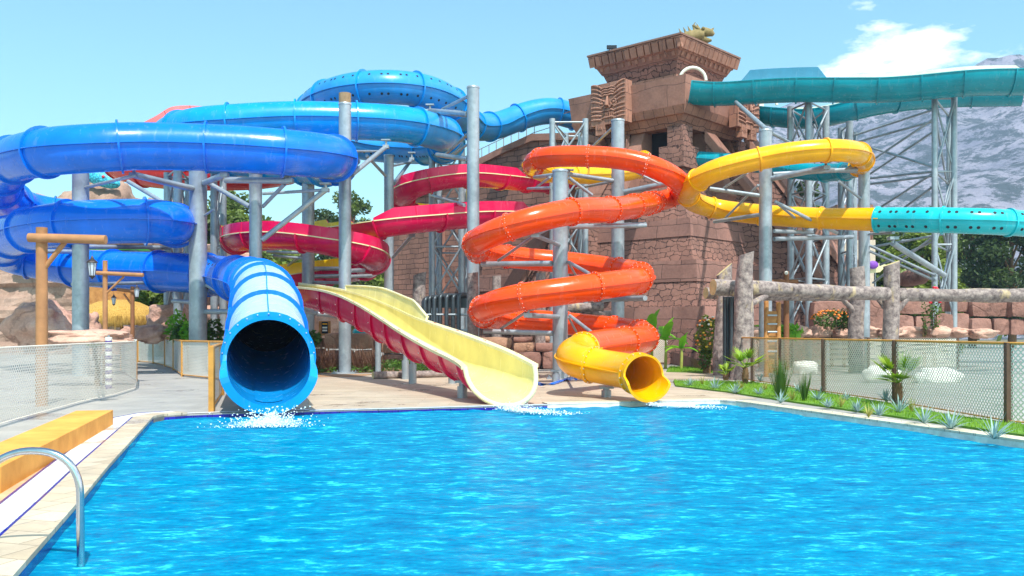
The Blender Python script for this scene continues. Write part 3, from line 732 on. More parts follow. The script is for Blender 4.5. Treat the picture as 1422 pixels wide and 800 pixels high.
# carved guardian masks (feathers, ring eyes, fangs) as relief in real depth
def mask(face, s, zc, w, h):
    n_ = -EX if face == 0 else -EY; al = -EY if face == 0 else EX; U = Vector((0, 0, 1)); o = 3.62
    c0 = TL(-o, s, zc) if face == 0 else TL(s, -o, zc)
    t = MB(); t.box(c0, (w, .5, h), (al, n_, U)); root = t.build('mask_block', M['st_cornice'], tw, boxuv=ANG)
    L = lambda u, v, d=.27: c0 + al * (u * w / 2) + U * (v * h / 2) + n_ * d
    m = MB()
    for sgn in (-1, 1):
        for k in range(9):
            v = .85 - k * .19
            pts = [L(sgn * (.34 + .62 * t_), v - .10 + (.25 if k < 5 else .12) * math.sin(t_ * 1.7) * (1 - k * .05)) for t_ in (0, .25, .5, .75, 1)]
            m.tube(pts, [.05, .06, .06, .05, .03], 7)
        ring = [L(sgn * .33 + .17 * math.cos(a) , .02 + .15 * math.sin(a)) for a in [k * math.pi / 6 for k in range(13)]]
        m.tube(ring, .045, 6); m.ball(L(sgn * .33, .02, .28), .07, 5)
        m.tube([L(sgn * .05, -.12, .3), L(sgn * .16, -.22, .3), L(sgn * .2, -.1, .3)], .05, 6)
        m.box(L(sgn * .45, -1.12, .12), (w * .26, .3, h * .35), (al, n_, U))
        for j in range(3): m.tube([L(sgn * (.33 + .1 * j), -.98, .28), L(sgn * (.38 + .08 * j), -1.1, .28), L(sgn * (.33 + .1 * j), -1.25, .28)], .03, 5)
    for k in range(4):
        v = .72 - .12 * k
        m.tube([L(-.42 + .03 * k, v), L(-.2, v + .07), L(0, v + .03), L(.2, v + .07), L(.42 - .03 * k, v)], .045, 6)
    m.tube([L(0, .35, .3), L(0, .05, .36), L(0, -.12, .38)], [.05, .09, .11], 8)
    m.tube([L(-.4, -.42), L(-.2, -.32), L(0, -.36), L(.2, -.32), L(.4, -.42)], .05, 6)
    m.tube([L(-.4, -.72), L(-.2, -.66), L(0, -.68), L(.2, -.66), L(.4, -.72)], .05, 6)
    for k in range(7): m.bar(L(-.3 + .1 * k, -.42, .28), L(-.3 + .1 * k, -.62, .28), .045, .02, n=6)
    m.build('carved_face', M['st_cornice'], root, boxuv=ANG)
mask(0, .65, (zt + ZC(150, 3.4)) / 2 + .02, 2.1, 2.0)
mask(1, 1.65, (zt + ZC(150, 3.4)) / 2 - .02, 2.1, 2.0)
# small dragon head on the roof
dg = thing('stone_dragon', TL(2.2, -2.2, z3), 'open-mouthed mossy stone beast head on the tower roof', 'sculpture')
MO = plain('mossy olive stone', (.20, .16, .055, 1), .9, c2=(.30, .22, .10, 1))
o = P(974, 52, 46.5)
mb = MB(); mb.tube([o + Vector((-1.1,0,-.35)), o + Vector((-.7,0,-.05)), o + Vector((-.25,0,.1)), o + Vector((.1,0,.12))], [.28,.34,.3,.26], 10); mb.build('neck', MO, dg)
mb = MB(); mb.tube([o + Vector((-.1,0,.22)), o + Vector((.2,0,.26)), o + Vector((.5,0,.22)), o + Vector((.62,0,.12))], [.2,.24,.18,.08], 9)
mb.ball(o + Vector((.05,-.2,.38)), .09, 5); mb.ball(o + Vector((.05,.2,.38)), .09, 5); mb.tube([o+Vector((.5,0,.35)),o+Vector((.6,0,.45))],[.08,.04],6)
mb.tube([o+Vector((-.1,0,.4)),o+Vector((-.4,0,.6)),o+Vector((-.3,0,.75))],[.09,.07,.02],7); mb.build('upper_jaw', MO, dg)
mb = MB(); mb.tube([o + Vector((0,0,-.05)), o + Vector((.3,0,-.16)), o + Vector((.5,0,-.14))], [.18,.14,.06], 8)
for k in range(4): mb.bar(o + Vector((.2+.1*k,-.1,.1)), o + Vector((.2+.1*k,-.1,0)), .03, .005, n=5)
mb.build('lower_jaw', MO, dg)
mb = MB(); [mb.bar(o + Vector((-1.0+.22*k,0,.2+.06*k)), o + Vector((-1.12+.22*k,0,.45+.06*k)), .07, .01, n=5) for k in range(5)]; mb.build('spines', MO, dg)
# roof floodlights at the left cornice corner
for k, (px, lb) in enumerate(((846, 'left of the two small floodlights on the tower roof'), (853, 'right of the two small floodlights on the tower roof'))):
    b = P(px, 73, 46.6); t = thing('floodlight', b, lb, 'floodlight', 'floodlights on the tower roof')
    MB().bar(b, b + Vector((0, 0, .18)), .025).build('bracket', M['dark'], t); MB().box(b + Vector((0, 0, .26)), (.24, .16, .17)).build('lamp_head', M['dark'], t)
# white arch tubes where the teal flumes start
for (x, y, Y, lb) in ((962, 112, 44.2, 'white arched pipe where the upper teal flume leaves the tower'), (1062, 146, 48.5, 'white arched pipe where the lower teal flume leaves the tower')):
    c = P(x, y, Y); t = thing('entry_arch', c, lb, 'arch', 'white arches at the flume starts')
    MB().tube([c + Vector((.62 * math.cos(a), 0, .62 * math.sin(a))) for a in [math.pi * k / 12 for k in range(13)]], .08, 8).build('hoop', M['teal_in'], t)
    MB().box(c + Vector((-.3, .1, -.35)), (.5, .2, .9)).build('end_plate', M['teal_in'], t)
# long stair wings (left and right) ------------------------------------------
lw = thing('stair_wall', TL(-3.8, 10, 0), 'long brick wall rising as a sloping stair up to the tower from the left', 'wall')
o3 = 3.3
poly = [onplane(835, 196, o3), onplane(812, 188, o3), onplane(742, 190, o3), onplane(700, 208, o3), onplane(652, 232, o3), onplane(600, 262, o3), onplane(545, 285, o3)]
g0 = onplane(545, 380, o3); g1 = onplane(835, 380, o3); poly += [Vector((g0.x, g0.y, -.3)), Vector((g1.x, g1.y, -.3))]
MB().slab(poly, EX * 5.5).build('brick_face', M['st_wall'], lw, boxuv=ANG)
# coping strip along the slope
cp = poly[:7]; mb = MB()
for a, b in zip(cp, cp[1:]):
    u = Vector((0, 0, .22)); q = -EX * .18
    mb.slab([a + q - u, a + q + u * .6, b + q + u * .6, b + q - u], EX * .5)
mb.build('coping', M['st_smooth'], lw, boxuv=ANG)
mb = MB()
a = onplane(850, 150, o3 - 1.2); b = onplane(742, 184, o3 - 1.2); c = onplane(640, 232, o3 - 1.2)
for k in range(2): mb.tube([a + Vector((0,0,.5*k)), b + Vector((0,0,.5*k)), c + Vector((0,0,.5*k))], .018, 6)
for k in range(11):
    q = b.lerp(c, k / 10); mb.bar(q - Vector((0,0,.7)), q + Vector((0,0,.5)), .018, n=6)
mb.build('handrail', plain('rusty brown rail', (.20, .10, .07, 1), .7), lw)
q = onplane(612, 300, o3); MB().box(Vector((q.x, q.y, 4.0)) - EX * .1, (.5, .75, 8.2), (EX, EY, Vector((0,0,1)))).build('pilaster', M['st_smooth'], lw, boxuv=ANG)
q = onplane(640, 300, o3); 
# ledges on the wall near the tower
for (yy, hh, pa, pb) in ((378, .9, 655, 835), (424, .8, 655, 850)):
    A_ = onplane(pa, yy, o3 + .25); B_ = onplane(pb, yy, o3 + .25)
    A_.z = B_.z = (A_.z + B_.z) / 2
    MB().slab([A_, B_, B_ - Vector((0,0,hh)), A_ - Vector((0,0,hh))], EX * .5).build('ledge', M['st_big'], lw, boxuv=ANG)
# slanted balustrades of the stairs, leaning out from under the lintel to the ground
def beamwall(root, pts0, pts1, face):
    A_ = onplane(*pts0, 2.9, face); B_ = onplane(*pts1, 6.75, face); al = EY if face == 0 else EX; w_ = .75
    MB().slab([A_, B_, Vector((B_.x, B_.y, -.3)), Vector((A_.x, A_.y, -.3))], al * w_).build('side_wall', M['st_crack'], root, boxuv=ANG)
    u = Vector((0, 0, .28)); q = al * -.1; n_ = (-EX if face == 0 else -EY) * .2
    MB().slab([A_ + q - u * .8, A_ + q + u, B_ + q + u + n_, B_ + q - u * .8 + n_], al * (w_ + .2)).build('sloping_coping', M['st_smooth'], root, boxuv=ANG)
bl = thing('stone_balustrade', onplane(760, 430, 6.5), 'pair of sloping stone stair balustrades on the left face of the temple tower', 'balustrade')
beamwall(bl, (872, 195), (738, 440), 0); beamwall(bl, (836, 195), (700, 440), 0)
rw = thing('stone_balustrade', onplane(1120, 440, 6.5, 1), 'pair of sloping stone stair balustrades falling to the right of the temple tower', 'balustrade')
beamwall(rw, (980, 190), (1146, 402), 1); beamwall(rw, (1034, 190), (1192, 404), 1)
rb = thing('stair_block', onplane(1130, 440, 3, 1), 'square brick shoulder block behind the right stair of the tower', 'wall')
pl = [onplane(x, y, 1.2, 1) for x, y in ((1085, 262), (1166, 328), (1168, 430), (1085, 430))]; pl[2].z = pl[3].z = -.3; MB().slab(pl, EY * 2).build('brick_face', M['st_wall'], rb, boxuv=ANG)
def paving(name, c, c2, bw, bh, mort=.006, rough=.6, stain=.25, rot=0.0):
    t = NT(name); tc_ = t.n('ShaderNodeTexCoord'); mp_ = t.n('ShaderNodeMapping'); mp_.inputs['Rotation'].default_value = (0, 0, rot)
    t.l(tc_.outputs['Object'], mp_.inputs[0]); o = mp_.outputs[0]
    br = t.n('ShaderNodeTexBrick', i_Scale=1.0, i_Mortar_Size=mort, i_Mortar_Smooth=.2, i_Brick_Width=bw, i_Row_Height=bh)
    br.inputs['Color1'].default_value = c; br.inputs['Color2'].default_value = c2; br.inputs['Mortar'].default_value = sc3(c, .55)
    t.l(o, br.inputs['Vector'])
    a = t.mix(.8, br.outputs['Color'], t.ramp(t.noise(o, 1.1, 7, .65), [(0.3, (1 - stain,) * 3), (0.65, (1.1, 1.08, 1.05))]), 'MULTIPLY')
    a = t.mix(.6, a, t.ramp(t.noise(o, 40, 4, .7), [(0.3, (.85, .85, .85)), (0.7, (1.1, 1.1, 1.1))]), 'MULTIPLY')
    wet = t.ramp(t.noise(o, .55, 6, .7), [(.56, (0, 0, 0)), (.62, (1, 1, 1))])
    a = t.mix(t.math('MULTIPLY', wet, .38), a, t.mix(1.0, a, (.45, .45, .47, 1), 'MULTIPLY'))
    t.l(a, t.b.inputs['Base Color']); t.l(t.math('SUBTRACT', rough, t.math('MULTIPLY', wet, .35)), t.b.inputs['Roughness'])
    t.l(t.bump(br.outputs['Fac'], -.25, .01), t.b.inputs['Normal']); return t.m
def V2(x, y): g = G(x, y); return (g.x, g.y)
left = [(-.3, -3.0), V2(115, 695), V2(150, 651.5), V2(213, 581)]
farl = [V2(228, 577.8), V2(260, 575.5), V2(320, 573.2), V2(430, 570.6), V2(560, 567.5), V2(760, 562.3), V2(960, 557.2), V2(1000, 556.8), V2(1022, 558.6)]
right = [V2(1311, 599), (10.9, -3.0)]
pool = left + farl + right
deck = MB(); deck.prism(pool + [(75, -3), (75, 95), (-75, 95), (-75, -3)], -1.2, 0)
struct('paved_ground', deck, paving('grey washed paving', (.35, .335, .315, 1), (.39, .375, .35, 1), .6, .6, .004))
# far ground sheet out to the horizon
mb = MB(); nx = 40
rows = [[Vector((-2500 + 5000 * i / nx, y, -.35)) for i in range(nx + 1)] for y in (94, 200, 500, 1200, 3000, 5500)]
mb.rings(rows, closed=False); struct('ground', mb, plain('dry scrub earth', (.16, .14, .08, 1), .95, scale=.05, bump=0))
mb = MB(); mb.rings([[Vector((x, y, -.36)) for x in (-2500, -74, 74, 2500)] for y in (-40, 95)], closed=False); struct('ground', mb, plain('dry scrub earth near', (.16, .14, .08, 1), .95, scale=.05, bump=0))

def off(pl, d, ext=0):
    out = []
    for i, p in enumerate(pl):
        a = Vector(pl[max(0, i - 1)]); b = Vector(pl[min(len(pl) - 1, i + 1)]); t = (b - a).normalized(); n_ = Vector((-t.y, t.x))
        out.append((p[0] + n_.x * d, p[1] + n_.y * d))
    return out
def strip(pl, d0, d1, z, mb=None, thick=0):
    mb = mb or MB(); a = off(pl, d0); b = off(pl, d1)
    if thick:
        mb.rings([[Vector((*p, z - thick)) for p in a], [Vector((*p, z)) for p in a], [Vector((*p, z)) for p in b], [Vector((*p, z - thick)) for p in b]][::-1], 0, False, False)
    else: mb.rings([[Vector((*p, z)) for p in b], [Vector((*p, z)) for p in a]], 0, False, False)
    return mb
ll = left[1:]; ll = [(-1.2, 0.0)] + ll        # left margin, heading away from the camera
travert = paving('travertine coping', (.50, .40, .28, 1), (.62, .52, .39, 1), .32, .32, .006, stain=.35, rot=.3)
white_t = paving('white gutter grating', (.78, .78, .78, 1), (.84, .84, .84, 1), .03, .5, .006, .4, .08)
bluet = paving('cobalt mosaic', (.015, .012, .22, 1), (.03, .02, .34, 1), .10, .10, .004, .25, .2)
beige = paving('beige stone planks', (.46, .37, .27, 1), (.53, .44, .34, 1), 1.2, .30, .004, stain=.3)
lfar = ll + farl[:2]
struct('pool_coping', strip(lfar, .0, .30, .035, thick=.2), travert)
struct('gutter_line', strip(lfar, .30, .33, .030, thick=.03), bluet)
struct('overflow_gutter', strip(lfar, .33, .58, .026, thick=.03), white_t)
struct('gutter_line', strip(lfar, .58, .605, .030, thick=.03), bluet)
struct('pool_margin', strip(lfar[:-2], .605, .76, .014), plain('warm sandstone edge', (.56, .36, .20, 1), .8))
struct('overflow_gutter', strip([farl[0], farl[1], farl[2], farl[3]], .04, .24, .010), white_t)
# waterline tiles, 3 mm proud of the basin wall
def vband(pl, d, z0, z1): return MB().rings([[Vector((*p, z1)) for p in off(pl, d)], [Vector((*p, z0)) for p in off(pl, d)]], 0, False, False)
struct('waterline_tiles', vband(left[:1] + left[1:], -.003, -.35, .0), bluet)
struct('waterline_tiles', vband(farl[:-3], -.004, -.35, -.022), bluet)
struct('waterline_tiles', vband(farl[-4:] + right, -.006, -.35, -.001), plain('cream basin edge', (.70, .64, .54, 1), .5))
struct('far_coping', strip(farl[3:], -.012, .05, .016, thick=.012), plain('pale grout edge', (.62, .62, .66, 1), .6))
struct('cobalt_border', strip(farl[3:-2], .05, .10, .012), bluet)
rc_ = [farl[-1]] + right
cream = paving('cream kerb tiles', (.62, .55, .40, 1), (.70, .63, .48, 1), .34, .34, .006, stain=.2, rot=.35)
struct('pool_coping', strip(farl[-4:-1] + rc_, 0.0, .30, .030, thick=.15), cream)
# beige stone terrace behind the pool
bp = [V2(428, 569.2), V2(560, 566.2), V2(760, 561.2), V2(960, 556.2), V2(1000, 555.2), V2(1052, 554.2), V2(1010, 546), V2(938, 538), V2(905, 528), V2(1000, 526), V2(1002, 518), V2(940, 515), V2(860, 517), V2(770, 516), V2(600, 519), V2(430, 523)]
mb = MB(); mb.add([(*p, .006) for p in bp], [list(range(len(bp)))]); struct('stone_terrace', mb, beige)
mb = MB(); bd = [V2(428, 519), V2(600, 517), V2(600, 508), V2(428, 508)]; mb.add([(*p, .010) for p in bd], [list(range(4))]); struct('planting_soil', mb, plain('brown garden soil', (.22, .13, .07, 1), .95, scale=3))
mb = MB(); bd = [V2(430, 524.5), V2(500, 523.6), V2(522, 519.5), V2(430, 520.5)]; mb.add([(*p, .012) for p in bd], [list(range(4))]); struct('paving_border', mb, plain('brown paving border', (.36, .21, .11, 1), .8))
# lawn
lawn = [V2(1056, 553.0), V2(1311, 590.5), (8.2, 5), (12, 5), V2(1420, 592), V2(1309, 577), V2(1243, 563), V2(1144, 547), V2(1045, 532), V2(1000, 531), V2(935, 530), V2(938, 537), V2(1010, 545.5)]
g_m = plain('green turf', (.07, .18, .006, 1), .9, scale=2.0, c2=(.13, .28, .012, 1))
mb = MB(); mb.prism(lawn, -.05, .035); struct('lawn', mb, g_m)
lawn2 = [V2(925, 517), V2(1000, 519), V2(996, 512), V2(930, 510)]
mb = MB(); mb.prism(lawn2, -.05, .03); struct('lawn', mb, g_m)
def inside(p, poly):
    c = False; j = len(poly) - 1
    for i in range(len(poly)):
        a, b = poly[i], poly[j]
        if (a[1] > p[1]) != (b[1] > p[1]) and p[0] < (b[0] - a[0]) * (p[1] - a[1]) / (b[1] - a[1]) + a[0]: c = not c
        j = i
    return c
rg = random.Random(3); mb = MB()
for poly, cnt in ((lawn, 42000), (lawn2, 3000)):
    x0, x1 = min(p[0] for p in poly), max(p[0] for p in poly); y0, y1 = min(p[1] for p in poly), max(p[1] for p in poly); k = 0
    while k < cnt:
        p = (rg.uniform(x0, x1), rg.uniform(y0, y1)); k += 1
        if not inside(p, poly): continue
        a = rg.uniform(0, 6.28); h = rg.uniform(.03, .085); w_ = .008; dx, dy = rg.uniform(-.03, .03), rg.uniform(-.03, .03)
        mb.add([(p[0] - w_ * math.cos(a), p[1] - w_ * math.sin(a), .03), (p[0] + w_ * math.cos(a), p[1] + w_ * math.sin(a), .03), (p[0] + dx, p[1] + dy, .03 + h)], [(0, 1, 2)])
o = mb.build('grass', leafmat('grass blades', (.10, .27, .006, 1), (.26, .44, .02, 1), .8)); tag(o, 'short bright green grass along the pool edge', 'grass', kind='stuff')

# ------------------------------------------------------------------ water
t = NT('pool water'); o = t.co()
wv = t.co('Object', (1.0, 2.2, 1))
n1 = t.noise(wv, 1.9, 5, .6); n2 = t.noise(t.co('Object', (1, 1.9, 1)), 8.0, 5, .68)
mixn = t.math('ADD', t.math('MULTIPLY', n1, .40), t.math('MULTIPLY', n2, .60))
c_ = t.ramp(mixn, [(0.36, (.0, .115, .27)), (0.47, (.0, .18, .35)), (0.55, (.0, .235, .40)), (0.62, (.03, .50, .60))])  # ripple highlights painted into the base colour through the bright end of the ramp
t.l(c_, t.b.inputs['Base Color']); t.b.inputs['Roughness'].default_value = .05; t.b.inputs['IOR'].default_value = 1.33; t.b.inputs['Specular IOR Level'].default_value = .07
nA = t.bump(t.noise(wv, 4.2, 5, .62), .45, .05); nB = t.bump(t.noise(t.co('Object', (1, 1.7, 1)), 16, 4, .62), .35, .02, nA)
t.b.inputs['Specular IOR Level'].default_value = 0; t.b.inputs['Roughness'].default_value = 1; t.l(nB, t.b.inputs['Normal'])
gl = t.n('ShaderNodeBsdfGlossy', i_Roughness=.07); gl.inputs['Color'].default_value = (.9, .97, 1, 1); t.l(nB, gl.inputs['Normal']); fz = t.n('ShaderNodeFresnel', i_IOR=1.33); t.l(nB, fz.inputs['Normal'])
ms = t.n('ShaderNodeMixShader'); t.l(t.math('MULTIPLY', fz.outputs[0], .26), ms.inputs[0]); t.l(t.b.outputs[0], ms.inputs[1]); t.l(gl.outputs[0], ms.inputs[2]); t.l(ms.outputs[0], t.t.nodes['Material Output'].inputs['Surface']); waterm = t.m
mb = MB(); NX, NY = 190, 270; X0, X1, Y0, Y1 = -7.0, 12.0, -2.5, 20.0; vs = []
src = [Vector((P(*q).x, P(*q).y, 0)) for q in ((373, 575, 15.0), (700, 562, 17.6), (910, 560, 18.2))]
for j in range(NY + 1):
    for i in range(NX + 1):
        x = X0 + (X1 - X0) * i / NX; y = Y0 + (Y1 - Y0) * j / NY
        h = .022 * noise.noise((x * .55, y * .9, 1)) + .020 * noise.noise((x * 1.5 + 5, y * 2.6, 2)) + .009 * noise.noise((x * 3.6, y * 6.0, 4))
        for s_ in src:
            d = math.hypot(x - s_.x, (y - s_.y) * 1.3)
            if d < 3: h += .022 * math.exp(-d * .9) * math.sin(d * 11 + 2 * noise.noise((x, y, 3)))
        vs.append((x, y, -.065 + h))
fs = [(j * (NX + 1) + i, j * (NX + 1) + i + 1, (j + 1) * (NX + 1) + i + 1, (j + 1) * (NX + 1) + i) for j in range(NY) for i in range(NX) if inside((vs[j * (NX + 1) + i][0], vs[j * (NX + 1) + i][1]), [(p[0] * 1.0, p[1]) for p in off(pool, .35)])]
mb.add(vs, fs, 0, True); struct('pool_water', mb, waterm)
# foam where the chutes run out: a torn translucent sheet plus droplets
def foammat():
    t = NT('white water'); uv = t.co('UV'); sx = t.n('ShaderNodeSeparateXYZ'); t.l(uv, sx.inputs[0])
    n_ = t.noise(t.co('Object', (1, 1.6, 1)), 7, 7, .72)
    al = t.math('SUBTRACT', t.math('MULTIPLY', n_, 2.6), t.math('ADD', t.math('MULTIPLY', sx.outputs[0], 1.15), .38))
    c_ = t.n('ShaderNodeClamp'); t.l(al, c_.inputs[0]); t.l(t.math('MULTIPLY', c_.outputs[0], .95), t.b.inputs['Alpha'])
    t.b.inputs['Base Color'].default_value = (.66, .82, .88, 1); t.b.inputs['Roughness'].default_value = .4
    t.l(t.bump(t.noise(t.co(), 22, 5, .7), .8, .03), t.b.inputs['Normal']); return t.m
drop_m = NT('spray drops'); drop_m.b.inputs['Base Color'].default_value = (.72, .86, .92, 1); drop_m.b.inputs['Roughness'].default_value = .2
fm_ = foammat()
for (px, py, Y, w_, dx, dy, hh, lb, nn) in ((375, 575, 14.75, .62, .10, -.75, .17, 'white splash in front of the blue slide mouth', 900), (701, 564, 17.25, .42, .95, -1.0, .07, 'white splash below the cream chute mouth', 600), (903, 560, 18.0, .36, 1.1, -.45, .04, 'thin white wash in front of the golden mouth', 420)):
    b = P(px, py, Y); b.z = -.05; rr = random.Random(px); mb = MB(); dv = Vector((dx, dy, 0)); L = dv.length; dv.normalize(); sv = Vector((-dv.y, dv.x, 0))
    NR_, NA_ = 16, 40; rows = []; uvr = []
    for i in range(NR_ + 1):
        q = i / NR_; row = []
        for k in range(NA_):
            a = 2 * math.pi * k / NA_; ca, sa = math.cos(a), math.sin(a)
            p = b + dv * (L * .45 + (L * .75) * q * ca) + sv * (w_ * q * sa * (1.25 + .35 * ca))
            p.z = b.z + .03 + hh * math.exp(-((p - b).xy.length / .30) ** 2) * (.7 + .6 * noise.noise(p * 9)) + .012 * noise.noise(p * 7); row.append(p)
        rows.append(row)
    for i in range(NR_):
        for k in range(NA_):
            k2 = (k + 1) % NA_; u0, u1 = i / NR_, (i + 1) / NR_
            mb.add([rows[i][k], rows[i][k2], rows[i + 1][k2], rows[i + 1][k]], [(0, 1, 2, 3)], sm=True, uvs=[[(u0, 0), (u0, 0), (u1, 0), (u1, 0)]])
    for k in range(nn):
        u = rr.random() ** 1.4; q = b + dv * (L * 1.25 * u) + sv * (rr.gauss(0, .42) * w_ * (1 + .4 * u)); top = hh * 1.5 * max(0, 1 - u * 1.6)
        r_ = rr.uniform(.003, .010) * (1.3 - .5 * u); q.z = b.z + .03 + rr.random() ** 1.8 * top
        mb.ball(q, (r_ * rr.uniform(1, 1.8), r_ * 1.2, r_), 3, mi=1)
    o = mb.build('splash', [fm_, drop_m.m], base=b); tag(o, lb, 'splash', kind='stuff')
# ------------------------------------------------------------------ shared prop materials
M['wood_o'] = plain('orange stained wood', (.40, .16, .035, 1), .65, scale=5, c2=(.52, .25, .07, 1))
M['wood_b'] = plain('brown stained wood', (.22, .085, .03, 1), .7, scale=5)
M['timber'] = plain('peeled light timber', (.36, .17, .07, 1), .75, scale=4)
M['cutwood'] = plain('fresh cut wood', (.62, .50, .24, 1), .8, scale=7)
M['net'] = netmat('cream safety net', (.72, .66, .54, 1), .062, .36)
M['net_w'] = netmat('white safety net', (.76, .71, .62, 1), .062, .44)
M['rail'] = plain('amber painted rail', (.55, .26, .045, 1), .5, .1)
M['post_d'] = plain('dark bronze post', (.10, .055, .035, 1), .55)
M['rock_pink'] = rockmat('pink sculpted rock', (.56, .32, .24, 1), (.68, .47, .37, 1), .9)
M['rock_tan'] = rockmat('tan cliff rock', (.34, .22, .165, 1), (.48, .34, .27, 1), .6)
M['rock_red'] = rockmat('reddish moulded rock', (.30, .15, .115, 1), (.42, .235, .19, 1), .7)
M['rock_block'] = stone('moulded block wall', (.42, .23, .15, 1), 1.5, .62, .10, .02, bump=.8, var=.4)
M['white'] = plain('white dome', (.78, .76, .70, 1), .7)
def bark():
    t = NT('grey pink bark'); o = t.co('Object', (4, 4, 4))
    n_ = t.noise(o, 1.5, 8, .7); a = t.ramp(n_, [(0.32, (.07, .05, .05)), (0.47, (.22, .175, .165)), (0.62, (.38, .31, .28))])
    s2 = t.ramp(t.noise(t.co('Object', (3, 3, 1)), 1.3, 4), [(0.6, (0, 0, 0)), (0.68, (1, 1, 1))]); a = t.mix(t.math('MULTIPLY', s2, .6), a, (.55, .42, .22, 1))
    t.l(a, t.b.inputs['Base Color']); t.b.inputs['Roughness'].default_value = .9; t.l(t.bump(n_, .9, .04), t.b.inputs['Normal']); return t.m
M['bark'] = bark()
def log(mb, a, b, r, r2=None, n=18, seed=0, cut_a=None, cut_b=None, seg=14, end=1):
    a = Vector(a); b = Vector(b); r2 = r2 or r; d = (b - a).normalized(); u = d.cross(Vector((.1, .2, 1))).normalized(); w_ = d.cross(u); rows = []
    L = (b - a).length
    for i in range(seg + 1):
        t = i / seg; row = []
        bend = u * (.05 * noise.noise((t * 2, seed, 0))) + w_ * (.05 * noise.noise((t * 2, seed, 9)))
        for k in range(n):
            ang = 2 * math.pi * k / n; o = u * math.cos(ang) + w_ * math.sin(ang)
            rr = (r + (r2 - r) * t) * (1 + .16 * noise.noise((math.cos(ang) * 1.2, math.sin(ang) * 1.2, t * L * .9 + seed)) + .05 * noise.noise((ang * 3, t * L * 4, seed)))
            q = a + d * (L * t) + bend + o * rr
            if i == seg and cut_b: q += d * (o.dot(Vector(cut_b)) * rr)
            row.append(q)
        rows.append(row)
    mb.rings(rows, 0, True); mb.add(rows[0], [list(range(n))[::-1]], end); mb.add(rows[-1], [list(range(n))], end)
    return mb
def boulder(px, py, Y, wx, hz, wy=None, mat='rock_pink', label='', seed=0, rough=.25, name='boulder', cat='rock', group=None, flat=0, n=22):
    c = P(px, py, Y); rx = wx * Y / F / 2; rz = hz * Y / F / 2; ry = wy or (rx + rz) / 2 * .9
    rows = []
    for i in range(n + 1):
        th = math.pi * i / n; row = []
        for k in range(2 * n):
            ph = math.pi * k / n; v = Vector((math.sin(th) * math.cos(ph), math.sin(th) * math.sin(ph), -math.cos(th)))
            f = 1 + rough * noise.noise(v * 1.6 + Vector((seed, 0, 0))) * 1.6 + rough * .5 * noise.noise(v * 4.2 + Vector((0, seed, 0))) + rough * .25 * noise.noise(v * 9 + Vector((0, seed, 3)))
            v2 = Vector([abs(x) ** .8 * (1 if x > 0 else -1) for x in v])
            row.append(Vector((c.x + v2.x * rx * f, c.y + v2.y * ry * f, c.z + v2.z * rz * f)))
        rows.append(row)
    mb = MB(); mb.rings(rows, 0, True); b = Vector((c.x, c.y, max(0, c.z - rz)))
    o = mb.build(name, M[mat], base=b); return tag(o, label, cat, group)

def fence(pts, h, label, postm, railm, netm, group=None, pr=.03, rr=.025, bottom=True, skip=(), slack=.0, top_r=True, sub=6):
    pts = [Vector((p[0], p[1], 0)) for p in pts]; t = thing('net_fence', pts[0], label, 'fence', group)
    for i, p in enumerate(pts):
        if i not in skip: mb = MB(); mb.box(p + Vector((0, 0, h / 2)), (pr * 2, pr * 2, h + .02)); mb.build('post', M[postm], t)
    u0 = 0
    for i in range(len(pts) - 1):
        a, b = pts[i], pts[i + 1]; L = (b - a).length; d = (b - a).normalized()
        if top_r:
            mb = MB(); mb.bar(a + Vector((0, 0, h)), b + Vector((0, 0, h)), rr, n=8); mb.build('top_rail', M[railm], t)
        if bottom: mb = MB(); mb.bar(a + Vector((0, 0, .06)), b + Vector((0, 0, .06)), rr * .6, n=6); mb.build('bottom_rail', M[railm], t)
        mb = MB(); n_ = Vector((-d.y, d.x, 0))
        for k in range(sub):
            t0, t1 = k / sub, (k + 1) / sub; q = [a.lerp(b, t0), a.lerp(b, t1)]
            w0, w1 = [slack * math.sin(math.pi * x_) for x_ in (t0, t1)]
            mb.add([q[0] + n_ * w0 + Vector((0, 0, .06)), q[1] + n_ * w1 + Vector((0, 0, .06)), q[1] + n_ * w1 * .3 + Vector((0, 0, h - .01)), q[0] + n_ * w0 * .3 + Vector((0, 0, h - .01))], [(0, 1, 2, 3)],
                   uvs=[[(u0 + L * t0, .06), (u0 + L * t1, .06), (u0 + L * t1, h), (u0 + L * t0, h)]])
        mb.build('net_panel', M[netm], t); u0 += L
    return t
FG = 'net fences round the slide area'
fence([V2(-60, 612), V2(20, 588), V2(111, 562), V2(160, 551), V2(188, 542), V2(190, 530), V2(168, 515)], 1.16, 'white net fence curving round the pink rock at the left edge', 'rail', 'net_w', 'net_w', FG, pr=.012, rr=.012, skip=(0, 1, 2, 3, 4), bottom=True)
fence([V2(185, 500), V2(192, 503), V2(213, 505), V2(229, 509), V2(241, 514), V2(253, 523), V2(291, 527), V2(330, 531)], 1.10, 'amber railed net fence bending along the grey path behind the gate', 'rail', 'rail', 'net_w', FG, rr=.03)
fence([V2(294, 572), V2(308, 549)], 1.12, 'short amber framed net gate beside the blue slide mouth', 'rail', 'rail', 'net_w', FG, pr=.045, rr=.035)
fence([V2(1020, 526), V2(1045, 531), V2(1084, 537), V2(1144, 547), V2(1243, 562), V2(1400, 590), (9.2, 9.5), (11.2, 5)], 1.22, 'bronze posted net fence along the lawn at the right', 'post_d', 'rail', 'net', FG, pr=.045, rr=.02, slack=.05)
fence([V2(905, 506), V2(960, 505), V2(1010, 506), V2(1100, 508), V2(1206, 512), V2(1330, 512)], 1.15, 'far net fence behind the path, below the rock row', 'post_d', 'post_d', 'net', FG, pr=.04, rr=.02, slack=.04)
